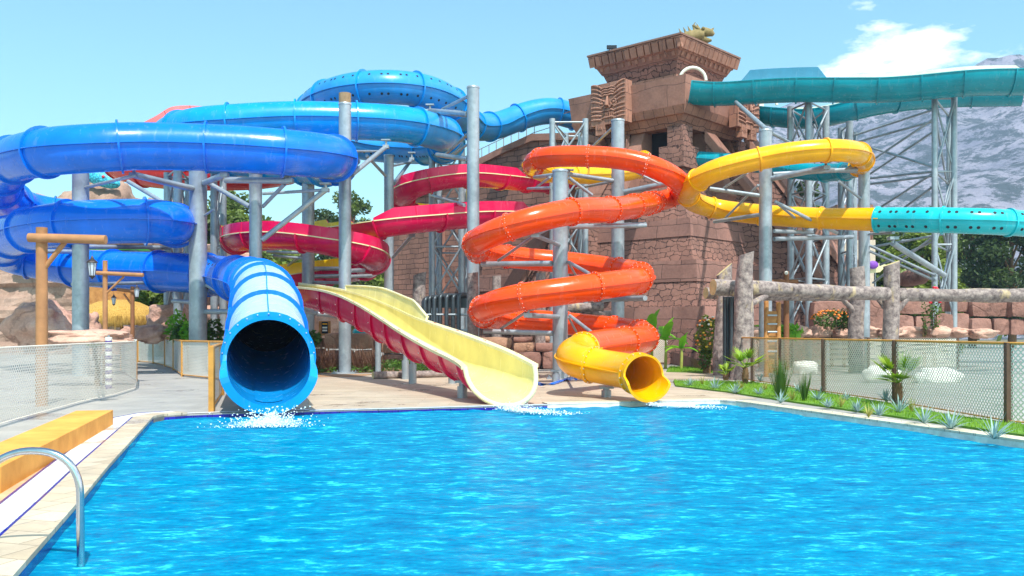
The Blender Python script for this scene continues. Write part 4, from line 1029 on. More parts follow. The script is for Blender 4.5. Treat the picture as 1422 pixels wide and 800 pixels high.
# striped pillar behind the front net
t = thing('striped_pillar', V2(151, 540) + (0,), 'purple and white striped padded pillar behind the white net', 'pillar'); b = Vector((*V2(151, 540), 0))
mb = MB()
for k in range(14): mb.lathe((b.x, b.y, .09 * k), [(.075, 0), (.085, .045), (.075, .088)], 12, mi=k % 2)
mb.build('padding', [plain('purple padding', (.07, .03, .22, 1), .7), M['white']], t); MB().bar(b, b + Vector((0, 0, 1.3)), .03).build('core_post', M['galv'], t)

# ------------------------------------------------------------------ orange kerb seat and pool handrail, left
q0, q1 = G(157, 592), G(113, 619); d = (q1 - q0).normalized(); n_ = Vector((d.y, -d.x, 0)); n_ = n_ if n_.x < 0 else -n_
e = q0 + d * 6
t = thing('bench_block', q0, 'long orange painted concrete seat block beside the white pool gutter', 'bench')
pr_ = [(q0.x, q0.y), (e.x, e.y), (e.x + n_.x * .5, e.y + n_.y * .5), (q0.x + n_.x * .5, q0.y + n_.y * .5)]
MB().prism(pr_, .0, .24).build('seat_block', plain('weathered orange paint', (.80, .30, .03, 1), .75, scale=2.2, c2=(.88, .40, .07, 1)), t)
hr = thing('pool_handrail', Vector((-3.4, 6.2, 0)), 'bent stainless steel pool handrail at the left edge of the pool', 'handrail')
chrome = plain('stainless steel', (.55, .57, .6, 1), .18, 1.0, bump=0)
for k, yy in enumerate((5.9,)):
    MB().tube(catmull([(-3.35, yy, 0), (-3.35, yy, .35), (-3.29, yy, .54), (-3.1, yy, .64), (-2.87, yy, .62), (-2.74, yy, .48), (-2.72, yy, .2), (-2.72, yy, -.5)], 6), .024, 10).build('rail', chrome, hr)
MB().lathe((-3.35, 5.9, 0.036), [(.06, 0), (.06, .012), (.03, .02)], 14).build('foot_flange', chrome, hr)

# ------------------------------------------------------------------ log gate at the right
lg = thing('log_gate', GX(1100, 28), 'rustic gate of thick grey pink tree trunks with long cross beams', 'log gate')
log(MB(), GX(1002, 29.6, -.1), P(1006, 374, 29.6), .27, .23, seed=1, cut_b=(.9, 0, .0)).build('trunk_post', [M['bark'], M['cutwood']], lg)
log(MB(), GX(1030, 27, -.1), P(1036, 352, 27), .34, .22, seed=2, cut_b=(.35, 0, 0)).build('trunk_post', [M['bark'], M['cutwood']], lg)
log(MB(), GX(1189, 31.5, -.1), P(1190, 371, 31.5), .26, .25, seed=3, cut_b=(.2, 0, 0)).build('trunk_post', [M['bark'], M['cutwood']], lg)
log(MB(), GX(1236, 29.6, -.1), P(1238, 366, 29.6), .27, .24, seed=4, cut_b=(.4, 0, 0)).build('trunk_post', [M['bark'], M['cutwood']], lg)
log(MB(), P(990, 399, 27.6), P(1232, 408, 29.2), .235, .21, seed=5, seg=24).build('cross_beam', [M['bark'], M['cutwood']], lg)
log(MB(), P(1243, 409, 29.8), P(1500, 411, 29.5), .21, .22, seed=6, seg=24).build('cross_beam', [M['bark'], M['cutwood']], lg)
log(MB(), P(980, 407, 30.2), P(1170, 412, 31.5), .19, .18, seed=7, seg=20).build('cross_beam', [M['bark'], M['cutwood']], lg)
for k, (a, b) in enumerate((((1040, 424, 27.3), (1064, 411, 28)), ((1168, 412, 31.2), (1186, 434, 31.4)), ((1218, 412, 29.8), (1230, 428, 29.7)), ((1248, 430, 29.7), (1262, 412, 29.7)))):
    log(MB(), P(*a), P(*b), .085, seed=8 + k, n=10, seg=5).build('brace', [M['bark'], M['cutwood']], lg)
pb = thing('pipe_bundle', GX(1014, 28.4), 'dark vertical drain pipes standing between the two left trunks', 'pipes')
for k in range(4): MB().tube([GX(1006 + 4.6 * k, 28.3 + .1 * (k % 2)), P(1006 + 4.6 * k, 412, 28.3 + .1 * (k % 2))], .055, 10).build('pipe', M['galv_dark'], pb)
ld = thing('bamboo_ladder', GX(1072, 28.8), 'orange bamboo ladder panel with grey rungs leaning behind the net fence', 'ladder')
for px in (1064, 1081): MB().tube([GX(px, 28.6), P(px, 470, 28.7), P(px, 418 if px < 1070 else 420, 28.8)], .075, 9).build('rail', M['wood_o'], ld)
MB().box((GX(1072.5, 28.75) + P(1072.5, 427, 28.75)) / 2, (.26, .05, 1.9)).build('panel', M['wood_o'], ld)
for y_ in (438, 450, 461, 474, 488): MB().bar(P(1066, y_, 28.62), P(1079, y_, 28.62), .03).build('rung', M['galv'], ld)
tp = thing('cross_post', GX(1092, 34), 'thin orange brown cross shaped post behind the log beam', 'post')
MB().bar(GX(1092, 34), P(1092, 377, 34), .11, .10).build('upright', M['wood_b'], tp); MB().bar(P(1056, 391, 34), P(1108, 391, 34), .08).build('cross_arm', M['wood_b'], tp)
MB().ball(P(1092, 379, 33.85), .07).build('lamp_bulb', M['white'], tp)

# wooden trunk posts in the middle
WG = 'upright trunk posts behind the chute'
for k, (px, Y, yt, r_, lb, cb) in enumerate(((583, 34.5, 380, .26, 'widest upright trunk post, left of the dark pipe rack', (.3, 0, 0)), (657, 30.6, 379, .19, 'tall trunk post in front of the tallest steel column', (.1, 0, 0)), (690, 36, 383, .19, 'round topped trunk post left of the orange coil centre', (.1, 0, 0)), (751, 35, 379, .20, 'trunk post seen through the orange coil', (.1, 0, 0)))):
    t = thing('trunk_post', GX(px, Y), lb, 'wooden post', WG)
    log(MB(), GX(px, Y, -.1), P(px, yt, Y), r_, r_ * .9, seed=20 + k, cut_b=cb).build('trunk', [M['bark'], M['cutwood']], t)
t = thing('log_barrier', GX(815, 36), 'low barrier of horizontal grey logs under the orange coil', 'barrier')
log(MB(), P(788, 428, 36), P(838, 426, 36), .17, seed=31).build('top_log', [M['bark'], M['cutwood']], t)
log(MB(), P(795, 437, 36.4), P(850, 436, 36.4), .13, seed=32).build('lower_log', [M['bark'], M['cutwood']], t)
log(MB(), GX(803, 36.2, -.1), P(803, 428, 36.2), .16, seed=33).build('post', [M['bark'], M['cutwood']], t)
t = thing('edging_log', V2(560, 519) + (0,), 'grey log lying as an edging behind the terrace', 'log')
log(MB(), G(518, 521, .12), G(690, 517, .12), .11, .1, seed=34, seg=24).build('trunk', [M['bark'], M['cutwood']], t)

# dark pipe rack
pk = thing('pipe_rack', GX(620, 33), 'rack of dark bent pipes standing between two trunk posts', 'pipes')
for k, (px, yt, yb) in enumerate(((590, 415, 505), (596, 413, 505), (603, 413, 505), (611, 411, 505), (620, 411, 505), (629, 411, 505), (637, 410, 505), (588, 416, 500))):
    Y = 33 + .25 * (k % 2); MB().tube([P(px, yb, Y), P(px, yt + 3, Y), P(px + 1.5, yt, Y), P(px + 4, yt - 1, Y + .3), P(652, yt - 1, Y + .8)], .075, 9).build('bent_pipe', M['galv_dark'], pk)
MB().box(P(622, 421, 33.6), (1.5, .08, .34)).build('bracket_plate', M['galv_dark'], pk); MB().bar(P(590, 437, 33.2), P(650, 437, 33.2), .04).build('tie_bar', M['galv'], pk); MB().bar(P(600, 459, 33.2), P(650, 459, 33.2), .05).build('tie_bar', M['galv'], pk)
# blue hose on the terrace
hs = MB(); hs.tube([G(742, 531, .04), G(752, 534, .04), G(768, 533, .04), G(780, 529, .04), G(788, 526, .04), G(800, 526, .3)], .04, 8); tag(hs.build('hose', M['blue_deep'], base=G(760, 533)), 'blue hose lying on the terrace behind the cream mouth', 'hose')

# block walls in the middle ground
def blockwall(label, cells, seed):
    g = G((cells[0][0] + cells[-1][2]) / 2, 512); t = thing('block_wall', GX((cells[0][0] + cells[-1][2]) / 2, cells[0][4]), label, 'stone wall', 'moulded block walls behind the terrace')
    rr = random.Random(seed)
    for (x0, y0, x1, y1, Y) in cells:
        a, b = P(x0, y1, Y), P(x1, y0, Y); c = (a + b) / 2; c.y += .4; sz = Vector((b.x - a.x - .03, .8 + rr.uniform(-.08, .08), b.z - a.z - .02))
        mb = MB(); n_ = 7; 
        for ax_, sg in ((0, 1), (0, -1), (1, -1), (2, 1)):
            rows = []
            for i in range(n_ + 1):
                row = []
                for j in range(n_ + 1):
                    u, v = i / n_ * 2 - 1, j / n_ * 2 - 1; e_ = [u, v]; p = [0, 0, 0]; p[ax_] = sg; o_ = [k for k in (0, 1, 2) if k != ax_]; p[o_[0]] = u; p[o_[1]] = v
                    p = Vector(p); L = max(1, p.length / 1.12); p = p / L ** .35
                    q = Vector((c.x + p.x * sz.x / 2, c.y + p.y * sz.y / 2, c.z + p.z * sz.z / 2)); q += Vector((1, 1, 1)) * (.035 * noise.noise(q * 2.2 + Vector((seed, 0, 0)))); row.append(q)
                rows.append(row)
            if (sg > 0) ^ (ax_ == 1): rows = rows
            mb.rings(rows, 0, True, False)
        mb.build('stone_block', M['rock_red'] if rr.random() < .4 else M['rock_blk'], t)
    return t
M['rock_blk'] = rockmat('warm moulded block', (.40, .22, .14, 1), (.54, .33, .23, 1), .9)
blockwall('moulded stone block wall behind the dry grasses, right of the blue mouth', [(428, 468, 448, 484, 36), (428, 484, 448, 512, 36), (448, 463, 478, 486, 35.6), (478, 463, 515, 486, 35.6), (448, 486, 490, 514, 35.5), (490, 486, 518, 514, 35.5), (515, 464, 526, 490, 36.5), (526, 470, 545, 490, 37), (530, 475, 565, 492, 36), (528, 492, 565, 512, 36)], 1)
blockwall('moulded stone block wall between the cream mouth and the steel column', [(664, 468, 712, 486, 34.5), (712, 468, 740, 476, 34.9), (712, 476, 742, 489, 34.4), (742, 476, 776, 489, 34.4), (664, 486, 700, 512, 34), (700, 489, 752, 513, 34), (752, 489, 790, 513, 34.1), (740, 466, 765, 476, 35), (790, 478, 880, 500, 35), (790, 500, 880, 514, 35)], 2)
t = thing('garden_kerb', GX(940, 34), 'low brown stone kerb wall in front of the far net fence', 'kerb wall')
mb = MB(); a, b = V2(905, 500), V2(992, 518); mb.slab([(a[0], a[1], 0), (b[0], b[1], 0), (b[0], b[1], .25), (a[0], a[1], .75)], (0, .4, 0)); mb.build('stone_face', M['rock_red'], t)

# ------------------------------------------------------------------ rocks at the left
RG = 'moulded pink boulders on the left'
bl_ = [(118, 469, 24, 130, 20, 'long flat-topped pink rock behind the white net fence', 1), (122, 452, 33, 34, 34, 'grey pink boulder below the thatched roof', 2), (195, 462, 38, 56, 22, 'low boulder right of the wooden lamp post foot', 3),
 (238, 447, 40, 70, 46, 'broad pink boulder with a rounded hump beyond the fence', 4), (268, 408, 43, 42, 84, 'tall leaning pink rock spire left of the thickest column', 5), (212, 464, 36, 36, 24, 'small pink boulder at the bend of the amber fence', 6),
 (318, 448, 43, 60, 50, 'boulder behind the amber net gate', 7), (330, 412, 48, 60, 40, 'rock ledge under the bend of the lowest blue tube', 8), (306, 378, 60, 70, 74, 'rocky peak between the two left steel columns', 9), (450, 450, 46, 60, 40, 'dull boulder behind the sign board', 10),
 (60, 452, 33, 90, 60, 'boulder left of the steel column at the left edge', 12)]
for (px, py, Y, w_, h_, lb, sd_) in bl_: boulder(px, py, Y, w_, h_, label=lb, seed=sd_ * 3.1, group=RG)
boulder(158, 312, 58, 78, 118, 3.5, 'rock_tan', 'tall tan cliff block carrying the cyan snake head', 40, .22, 'cliff', 'cliff')
boulder(205, 325, 60, 46, 80, 3, 'rock_tan', 'lower tan cliff step right of the snake head', 43, .3, 'cliff', 'cliff')
boulder(238, 330, 62, 40, 92, 3, 'rock_tan', 'pointed tan cliff behind the slim lattice tower', 47, .3, 'cliff', 'cliff')
boulder(90, 330, 60, 90, 120, 4, 'rock_tan', 'broad tan cliff behind the left edge column', 51, .3, 'cliff', 'cliff')
boulder(125, 380, 62, 170, 120, 3, 'rock_tan', 'tan cliff foot behind the thatched hut', 55, .22, 'cliff', 'cliff')
# ledged canyon wall behind the boulders
t = thing('canyon_wall', GX(300, 56), 'layered grey brown canyon wall far behind the left fence', 'rock wall'); mb = MB()
rows = []
for i in range(26):
    row = []
    for j in range(44):
        x = -40 + j * .55; z = i * .24
        sh = .45 * (math.floor(z / .75) % 3) * .6
        row.append(Vector((x, 57 + sh + 1.2 * noise.noise((x * .25, z * .3, 1)) + .3 * noise.noise((x * 1.3, math.floor(z / .75) * 3.1, 5)) + .02 * z * z + .1 * noise.noise((x * 4, z * 4, 3)), z - .2)))
    rows.append(row)
mb.rings(rows, 0, False, False); mb.build('rock_face', M['rock_tan'], t)
# snake head
sh = thing('snake_head', P(145, 256, 55), 'cyan scaled snake head sculpture with a red eye on the cliff', 'sculpture')
def scales():
    t = NT('cyan scales'); vo = t.n('ShaderNodeTexVoronoi', feature='DISTANCE_TO_EDGE', i_Scale=5.0); t.l(t.co(), vo.inputs['Vector'])
    t.l(t.ramp(vo.outputs['Distance'], [(0, (.01, .10, .22)), (.09, (.03, .45, .60)), (.4, (.08, .60, .72))]), t.b.inputs['Base Color']); t.b.inputs['Roughness'].default_value = .5
    t.l(t.bump(vo.outputs['Distance'], .6, .05), t.b.inputs['Normal']); return t.m
cs = P(146, 250, 55)
mb = MB(); mb.tube([cs + Vector(v) for v in ((-1.6, .3, .35), (-.95, 0, .28), (-.5, 0, .18), (0, 0, .02), (.45, 0, -.16), (.75, 0, -.26), (.86, 0, -.3))], [.25, .36, .46, .47, .38, .24, .08], 16)
mb.build('head', scales(), sh)
for s_ in (-1, 1): MB().ball(cs + Vector((.08, s_ * .44, .12)), .09, 6).build('eye', plain('red eye', (.5, .02, .03, 1), .2, bump=0), sh)
MB().tube([cs + Vector(v) for v in ((.84, -.15, -.32), (.5, -.36, -.28), (.1, -.46, -.2))], .02, 6).build('mouth_line', M['dark'], sh)
# green slide sliver
t = thing('water_slide', GX(165, 50), 'bright green open slide glimpsed under the middle blue tube', 'water slide')
open_slide(t, [P(*q) for q in ((95, 350, 52), (135, 345, 51), (170, 342, 50), (205, 350, 49), (235, 368, 48))], .55, 'green', 'green', 'green', ring=2.5) if M.setdefault('green', gel('lime green glass fibre', (.10, .62, .01, 1))) else None
t = thing('pipe_run', GX(165, 36), 'two long grey pipes running left between the middle and lowest blue tubes', 'pipes')
for y_ in (342, 349): MB().bar(P(60, y_, 34), P(236, y_ + 2, 38), .09).build('pipe', M['galv'], t)
# thatched hut
ht = thing('thatched_hut', GX(165, 45), 'hut with a golden thatched roof and plank wall at the far left', 'hut')
thatch = NT('golden thatch'); tv = thatch.co('Object', (14, 14, 1.5)); nn_ = thatch.noise(tv, 1.5, 6, .7)
thatch.l(thatch.ramp(nn_, [(.3, (.22, .10, .015)), (.5, (.55, .32, .06)), (.7, (.72, .48, .14))]), thatch.b.inputs['Base Color']); thatch.b.inputs['Roughness'].default_value = .9; thatch.l(thatch.bump(nn_, 1, .06), thatch.b.inputs['Normal'])
c = P(165, 438, 45); mb = MB(); rows = []
for (r_, z) in ((.2, .75), (.9, .62), (1.5, .35), (1.85, 0), (1.95, -.45), (1.75, -.5), (1.5, -.2)):
    rows.append([Vector((c.x + r_ * math.cos(2 * math.pi * k / 48) * 1.05, c.y + r_ * math.sin(2 * math.pi * k / 48), c.z + z + .06 * noise.noise((k * .9, z, 1)) + (rg.uniform(-.12, .05) if z < -.4 else 0))) for k in range(48)])
mb.rings(rows[::-1], 0, True); mb.build('roof', thatch.m, ht)
for q in range(160):
    pass
mb = MB(); 
for q in range(260):
    a = rg.uniform(0, 6.28); p0 = Vector((c.x + 1.98 * math.cos(a) * 1.05, c.y + 1.93 * math.sin(a), c.z - .05)); mb.bar(p0, p0 + Vector((rg.uniform(-.05, .05), 0, -rg.uniform(.4, .72))), .012, .004, n=4, caps=False)
tag(mb.build('roof_fringe', thatch.m, ht), kind='stuff')
MB().box(P(150, 409, 46.5), (2.4, .25, 1.15)).build('plank_wall', M['wood_o'], ht)
for px in (132, 170, 200): MB().bar(GX(px, 45.2), P(px, 440, 45.2), .12).build('post', M['wood_b'], ht)
# lamp posts with lanterns
lan_m = plain('dark lantern metal', (.05, .04, .04, 1), .5, .4); glass = plain('milky lantern glass', (.42, .46, .52, 1), .15, bump=0)
def lantern(parent_loc, c, s, label):
    t = thing('lantern', c, label, 'lantern', 'hanging lanterns')
    mb = MB(); mb.lathe(c + Vector((0, 0, .30 * s)), [(.26 * s, 0), (.24 * s, .03 * s), (.12 * s, .13 * s), (.08 * s, .16 * s), (.07 * s, .22 * s), (.02 * s, .30 * s)], 8, sm=False); mb.tube([c + Vector((0, 0, .58 * s)), c + Vector((0, 0, .80 * s))], .012 * s, 6); mb.build('roof', lan_m, t)
    mb = MB(); mb.lathe(c + Vector((0, 0, -.28 * s)), [(.12 * s, 0), (.20 * s, .56 * s)], 8, sm=False); mb.build('glass', glass, t)
    mb = MB()
    for k in range(8):
        a = 2 * math.pi * k / 8; mb.bar(c + Vector((.125 * s * math.cos(a), .125 * s * math.sin(a), -.28 * s)), c + Vector((.207 * s * math.cos(a), .207 * s * math.sin(a), .30 * s)), .012 * s, n=5)
    mb.build('frame', lan_m, t)
    MB().lathe(c + Vector((0, 0, -.44 * s)), [(.02 * s, 0), (.05 * s, .05 * s), (.13 * s, .12 * s), (.14 * s, .155 * s)], 8, sm=False).build('finial', lan_m, t)
def lamp_post(px, Y, ytop, armx0, armx1, yarm, r_, label, brace=None, wood='timber'):
    t = thing('lamp_post', GX(px, Y), label, 'lamp post', 'rustic timber lamp posts')
    MB().bar(GX(px, Y), P(px, ytop, Y), r_ * 1.1, r_, n=12).build('upright', M[wood], t)
    MB().bar(P(armx0, yarm - 1, Y - r_), P(armx1, yarm + 2, Y - r_), r_ * .85, n=12).build('cross_arm', M[wood], t)
    if brace: MB().bar(P(*brace[0], Y), P(*brace[1], Y), r_ * .5, n=8).build('brace', M[wood], t)
lamp_post(146, 25, 362, 134, 199, 380, .062, 'timber lamp post with a long right arm, in front of the thatched hut', ((149, 406), (172, 384)))
lamp_post(184, 29, 398, 163, 187, 403, .060, 'darker brown timber lamp post beyond the net fence', ((184, 425), (172, 408)), 'wood_b')
lamp_post(58, 17.5, 316, 40, 147, 331, .10, 'large timber lamp post at the far left with a thick arm', ((62, 372), (92, 334)))
lantern(None, P(128, 374, 17.4), .42, 'largest lantern, hanging from the thick left arm')
lantern(None, P(190, 407, 25), .36, 'lantern hanging from the long right arm of the lamp post')
lantern(None, P(158, 418, 29), .34, 'smallest lantern, hanging from the brown lamp post')

# pink side stair, sign, floats in the gap right of the blue mouth
t = thing('stone_stair', GX(455, 50), 'pink stone steps climbing left behind the sign board', 'stairs')
for k in range(6): MB().box(P(440 + k * 8, 462 - k * 6, 50), (2.4, 1.0, .22)).build('step', M['rock_pink'], t)
MB().slab([P(428, 452, 49.4), P(478, 425, 49.4), P(478, 418, 49.4), P(428, 445, 49.4)], (0, .3, 0)).build('sloping_rail', M['st_smooth'], t)
t = thing('sign_board', GX(451, 40), 'small orange framed information board behind the block wall', 'sign')
MB().box(P(451, 456, 40), (.50, .08, .62)).build('frame', M['wood_o'], t); MB().box(P(451, 455, 39.94), (.26, .04, .5)).build('face', M['dark'], t)
for k, y_ in enumerate((450, 455, 459)): MB().box(P(451, y_, 39.9), (.2, .03, .07 if k else .05)).build('notice_panel', M['white'] if k != 0 else M['yellow'], t)
for px in (446, 456): MB().bar(GX(px, 40), P(px, 462, 40), .04).build('leg', M['wood_o'], t)
for (px, w_, mm, lb) in ((507, 22, 'teal_pale', 'turquoise inflatable ring lying on the block wall'), (482, 8, 'yellow', 'yellow inflatable lying left of the turquoise ring')):
    c = P(px, 461, 40); r_ = w_ * 40 / F * .6; t = thing('pool_float', c, lb, 'inflatable', 'inflatables behind the block wall')
    rr_ = r_ * .33; mb = MB(); mb.rings([[c + Vector(((r_ + rr_ * math.cos(b_)) * math.cos(a_), (r_ + rr_ * math.cos(b_)) * math.sin(a_), rr_ * math.sin(b_))) for b_ in [2 * math.pi * j / 12 for j in range(12)]] for a_ in [2 * math.pi * i / 28 for i in range(29)]]); mb.build('ring', M[mm], t)
# white sand domes beyond the right fence
for (px, py, w_, h_, lb) in ((1226, 521, 50, 26, 'left white rounded dome on the grey path'), (1303, 524, 62, 26, 'right white rounded dome on the grey path'), (1118, 512, 34, 24, 'small white dome behind the tall grass')):
    boulder(px, py, 25.5 if px > 1200 else 31, w_, h_, None, 'white', lb, px, .12, 'white_dome', 'dome', 'white domes on the path')
# rock wall at the right
WR = 'moulded rocks behind the log gate'
boulder(1267, 386, 46, 20, 22, 1.6, 'rock_red', 'round red ball rock above the log beam', 60, .10, group=WR)
cells = []; x = 1128; rr = random.Random(5)
while x < 1500:
    w_ = rr.uniform(34, 62); yt = 414 + rr.uniform(-5, 6) - (6 if x > 1250 else 0); ym = rr.uniform(432, 444)
    if rr.random() < .6: cells += [(x, yt, x + w_, ym, 41 + rr.uniform(-.4, .4)), (x, ym, x + w_ * .55, 466, 40.8), (x + w_ * .55, ym, x + w_, 466, 41)]
    else: cells += [(x, yt, x + w_, 466, 41 + rr.uniform(-.5, .3))]
    x += w_
wl_ = blockwall('tall wall of moulded red rock blocks behind the log gate', cells, 7)
for c_ in wl_.children: c_.data.materials[0] = M['rock_red']
rr = random.Random(11); names_ = ['leftmost', 'second', 'third', 'fourth', 'fifth', 'sixth', 'seventh', 'eighth', 'ninth', 'tenth', 'eleventh', 'twelfth']
for k in range(12):
    px = 1012 + k * 32; boulder(px, 461 + (k % 3), 37 - (k % 2) * .6, 34 + rr.uniform(-5, 8), 15 + rr.uniform(-2, 5), .5, 'rock_pink', 'pink edging rock, %s from the left in the row behind the right fence' % names_[k], 80 + k, .2, group='row of pink edging rocks')
# far buildings at the right
t = thing('block_building', GX(1172, 60), 'small flat roofed cream and brick building behind the lattice towers', 'building')
MB().box(P(1172, 376, 62), (3.0, 3, 3.8)).build('wall', plain('cream render', (.55, .46, .36, 1), .9), t); MB().box(P(1172, 357, 60.8), (3.3, .3, .25)).build('parapet', M['st_smooth'], t); MB().box(P(1180, 330, 63.5), (2.4, 2, 4.2)).build('brick_tower', M['st_wall'], t, boxuv=0)
t = thing('patterned_canopy', GX(1215, 55), 'small cream canopy with a purple flower behind the right column', 'canopy')
MB().slab([P(1200, 362, 55), P(1232, 368, 55), P(1222, 378, 55), P(1205, 380, 55)], (0, 1.5, .2)).build('cloth', M['rim'], t); MB().ball(P(1212, 368, 54.8), (.35, .1, .25), 5).build('flower', plain('purple', (.2, .05, .4, 1), .6), t); MB().bar(GX(1215, 55.5), P(1215, 376, 55.5), .06).build('pole', M['galv'], t)
L_gr = leafmat('fresh palm green', (.12, .30, .01, 1), (.42, .50, .03, 1), 2)
L_ag = leafmat('blue grey agave', (.20, .34, .33, 1), (.42, .56, .52, 1), 3)
L_dk = leafmat('mid green leaf', (.035, .10, .012, 1), (.10, .20, .02, 1), 1.5)
L_ban = leafmat('banana leaf green', (.10, .36, .01, 1), (.28, .56, .03, 1), 2)
L_tree = leafmat('olive tree foliage', (.05, .10, .014, 1), (.17, .23, .04, 1), .35)
L_pine = leafmat('dark pine foliage', (.020, .050, .010, 1), (.07, .11, .02, 1), .3)
L_brt = leafmat('sunny yellow green foliage', (.09, .15, .012, 1), (.22, .28, .03, 1), .4)
L_red = leafmat('dry red brown grass', (.14, .055, .035, 1), (.30, .16, .09, 1), 3)
L_dry = leafmat('dry yellow grass', (.30, .30, .05, 1), (.55, .50, .14, 1), 4)
stem_m = plain('brown stem', (.16, .09, .04, 1), .9)
def blade(mb, a, d, L, w_, droop=.5, seg=4, mi=0, tw=0):
    d = Vector(d).normalized(); side = d.cross(Vector((0, 0, 1)))
    if side.length < .05: side = Vector((1, 0, 0))
    side.normalize(); pts = []; p = Vector(a); v = d.copy()
    for k in range(seg + 1):
        t = k / seg; ww = w_ * (1 - t) ** .7 * (.6 + .8 * min(t * 3, 1)) if k < seg else 0.001
        pts.append((p - side * ww / 2, p + side * ww / 2)); v = (v + Vector((0, 0, -droop / seg * (t + .2)))).normalized(); p = p + v * (L / seg)
    mb.rings([list(x) for x in pts], mi, True, False)
rp_ = random.Random(21)
AG = 'blue grey agave plants on the lawn'
ags = [(958, 536, .30, 'small agave just right of the golden mouth'), (993, 540, .42, 'agave below the thin left trunk of the log gate'), (1021, 546, .34, 'agave in front of the small palm, to its left'), (1054, 548, .26, 'small thin agave left of the tall grass clump'), (1056, 531, .34, 'agave against the fence behind the small palm'), (1084, 560, .34, 'agave at the foot of the tallest grass clump'),
 (1108, 545, .3, 'agave between the two tall grass clumps'), (1136, 556, .36, 'agave beside the middle fence post'), (1150, 566, .26, 'sparse agave right of the middle fence post'), (1191, 572, .30, 'lean sparse agave halfway along the lawn'), (1221, 578, .34, 'spiky agave left of the yellow tipped palm'), (1231, 558, .38, 'tall agave close to the right fence post'), (1249, 573, .42, 'agave at the foot of the yellow tipped palm'), (1283, 588, .40, 'large agave near the cream kerb, right of the palm'), (1320, 596, .4, 'agave at the right edge of the photo'), (1175, 556, .25, 'tiny agave against the fence net'), (1380, 610, .45, 'agave beyond the right edge')]
for (px, py, s, lb) in ags:
    b = G(px, py, .03); mb = MB(); s *= .82
    for k in range(int(30)):
        a = rp_.uniform(0, 6.28); el = rp_.uniform(.25, 1.35); blade(mb, b, (math.cos(a) * math.cos(el), math.sin(a) * math.cos(el), math.sin(el)), s * rp_.uniform(.7, 1.15), .028, .45)
    tag(mb.build('agave', L_ag, base=b), lb, 'agave', AG)
for (px, py, h, w_, n_, lb) in ((1084, 552, .80, .28, 130, 'tallest green grass clump on the lawn'), (1117, 557, .58, .14, 60, 'shorter green grass clump right of the tallest one')):
    b = G(px, py, .03); mb = MB()
    for k in range(n_):
        a = rp_.uniform(0, 6.28); q = rp_.uniform(0, 1); blade(mb, b + Vector((math.cos(a), math.sin(a), 0)) * w_ * q * .4, (math.cos(a) * .35 * q, math.sin(a) * .35 * q, 1), h * rp_.uniform(.55, 1.1), .016, .35)
    tag(mb.build('grass_clump', L_dk, base=b), lb, 'grass clump', 'tall grass clumps')
for k, (px, py, lb) in enumerate(((1062, 543, 'dry yellow tuft between the small palm and the tallest clump'), (1100, 556, 'dry yellow tuft beside the tallest clump'), (1168, 566, 'dry yellow tuft halfway between fence posts'), (1206, 580, 'thin dry tuft near the kerb'), (1266, 572, 'dry tuft just right of the yellow tipped palm'), (1030, 541, 'dry tuft below the small palm'), (975, 534, 'dry tuft between the two leftmost agaves'))):
    b = G(px, py, .03); mb = MB()
    for j in range(34):
        a = rp_.uniform(0, 6.28); q = rp_.uniform(.1, .9); blade(mb, b, (math.cos(a) * q, math.sin(a) * q, 1), rp_.uniform(.12, .28), .012, .5)
    tag(mb.build('grass_tuft', L_dry, base=b), lb, 'grass tuft', 'dry tufts on the lawn')
def fan_palm(b, trunk, R_, label, n=11, mat=L_gr):
    t = thing('fan_palm', b, label, 'palm', 'young fan palms on the lawn')
    mb = MB(); mb.tube([b, b + Vector((0, 0, trunk * .5)), b + Vector((.01, 0, trunk))], [.07, .09, .06], 9); 
    for k in range(24):
        a = rp_.uniform(0, 6.28); z = rp_.uniform(0, trunk); mb.bar(b + Vector((.05 * math.cos(a), .05 * math.sin(a), z)), b + Vector((.11 * math.cos(a), .11 * math.sin(a), z + .08)), .012, .004, n=4)
    mb.build('trunk', stem_m, t); top = b + Vector((0, 0, trunk))
    for k in range(n):
        a = 2 * math.pi * k / n + rp_.uniform(-.2, .2); el = rp_.uniform(.15, 1.2); d = Vector((math.cos(a) * math.cos(el), math.sin(a) * math.cos(el), math.sin(el)))
        mb = MB(); e = top + d * R_ * .5; mb.bar(top, e, .010, .008, n=5); s = d.cross(Vector((0, 0, 1))).normalized(); u = s.cross(d)
        for j in range(13):
            th = R(-75 + 150 * j / 12); v = d * math.cos(th) + s * math.sin(th) + u * .12; blade(mb, e, v, R_ * .62 * (.75 + .25 * math.cos(th)), .05, .5, 4)
        mb.build('frond', mat, t)
    return t
fan_palm(G(1035, 533, .03), .42, .62, 'small dark trunked fan palm beside the log gate')
fan_palm(G(1248, 561, .03), .40, .62, 'bright fan palm with yellowing tips in front of the right fence post', 12)
fan_palm(G(1008, 528, .03), .15, .36, 'tiny bushy palm seedling between the two left trunks', 8)
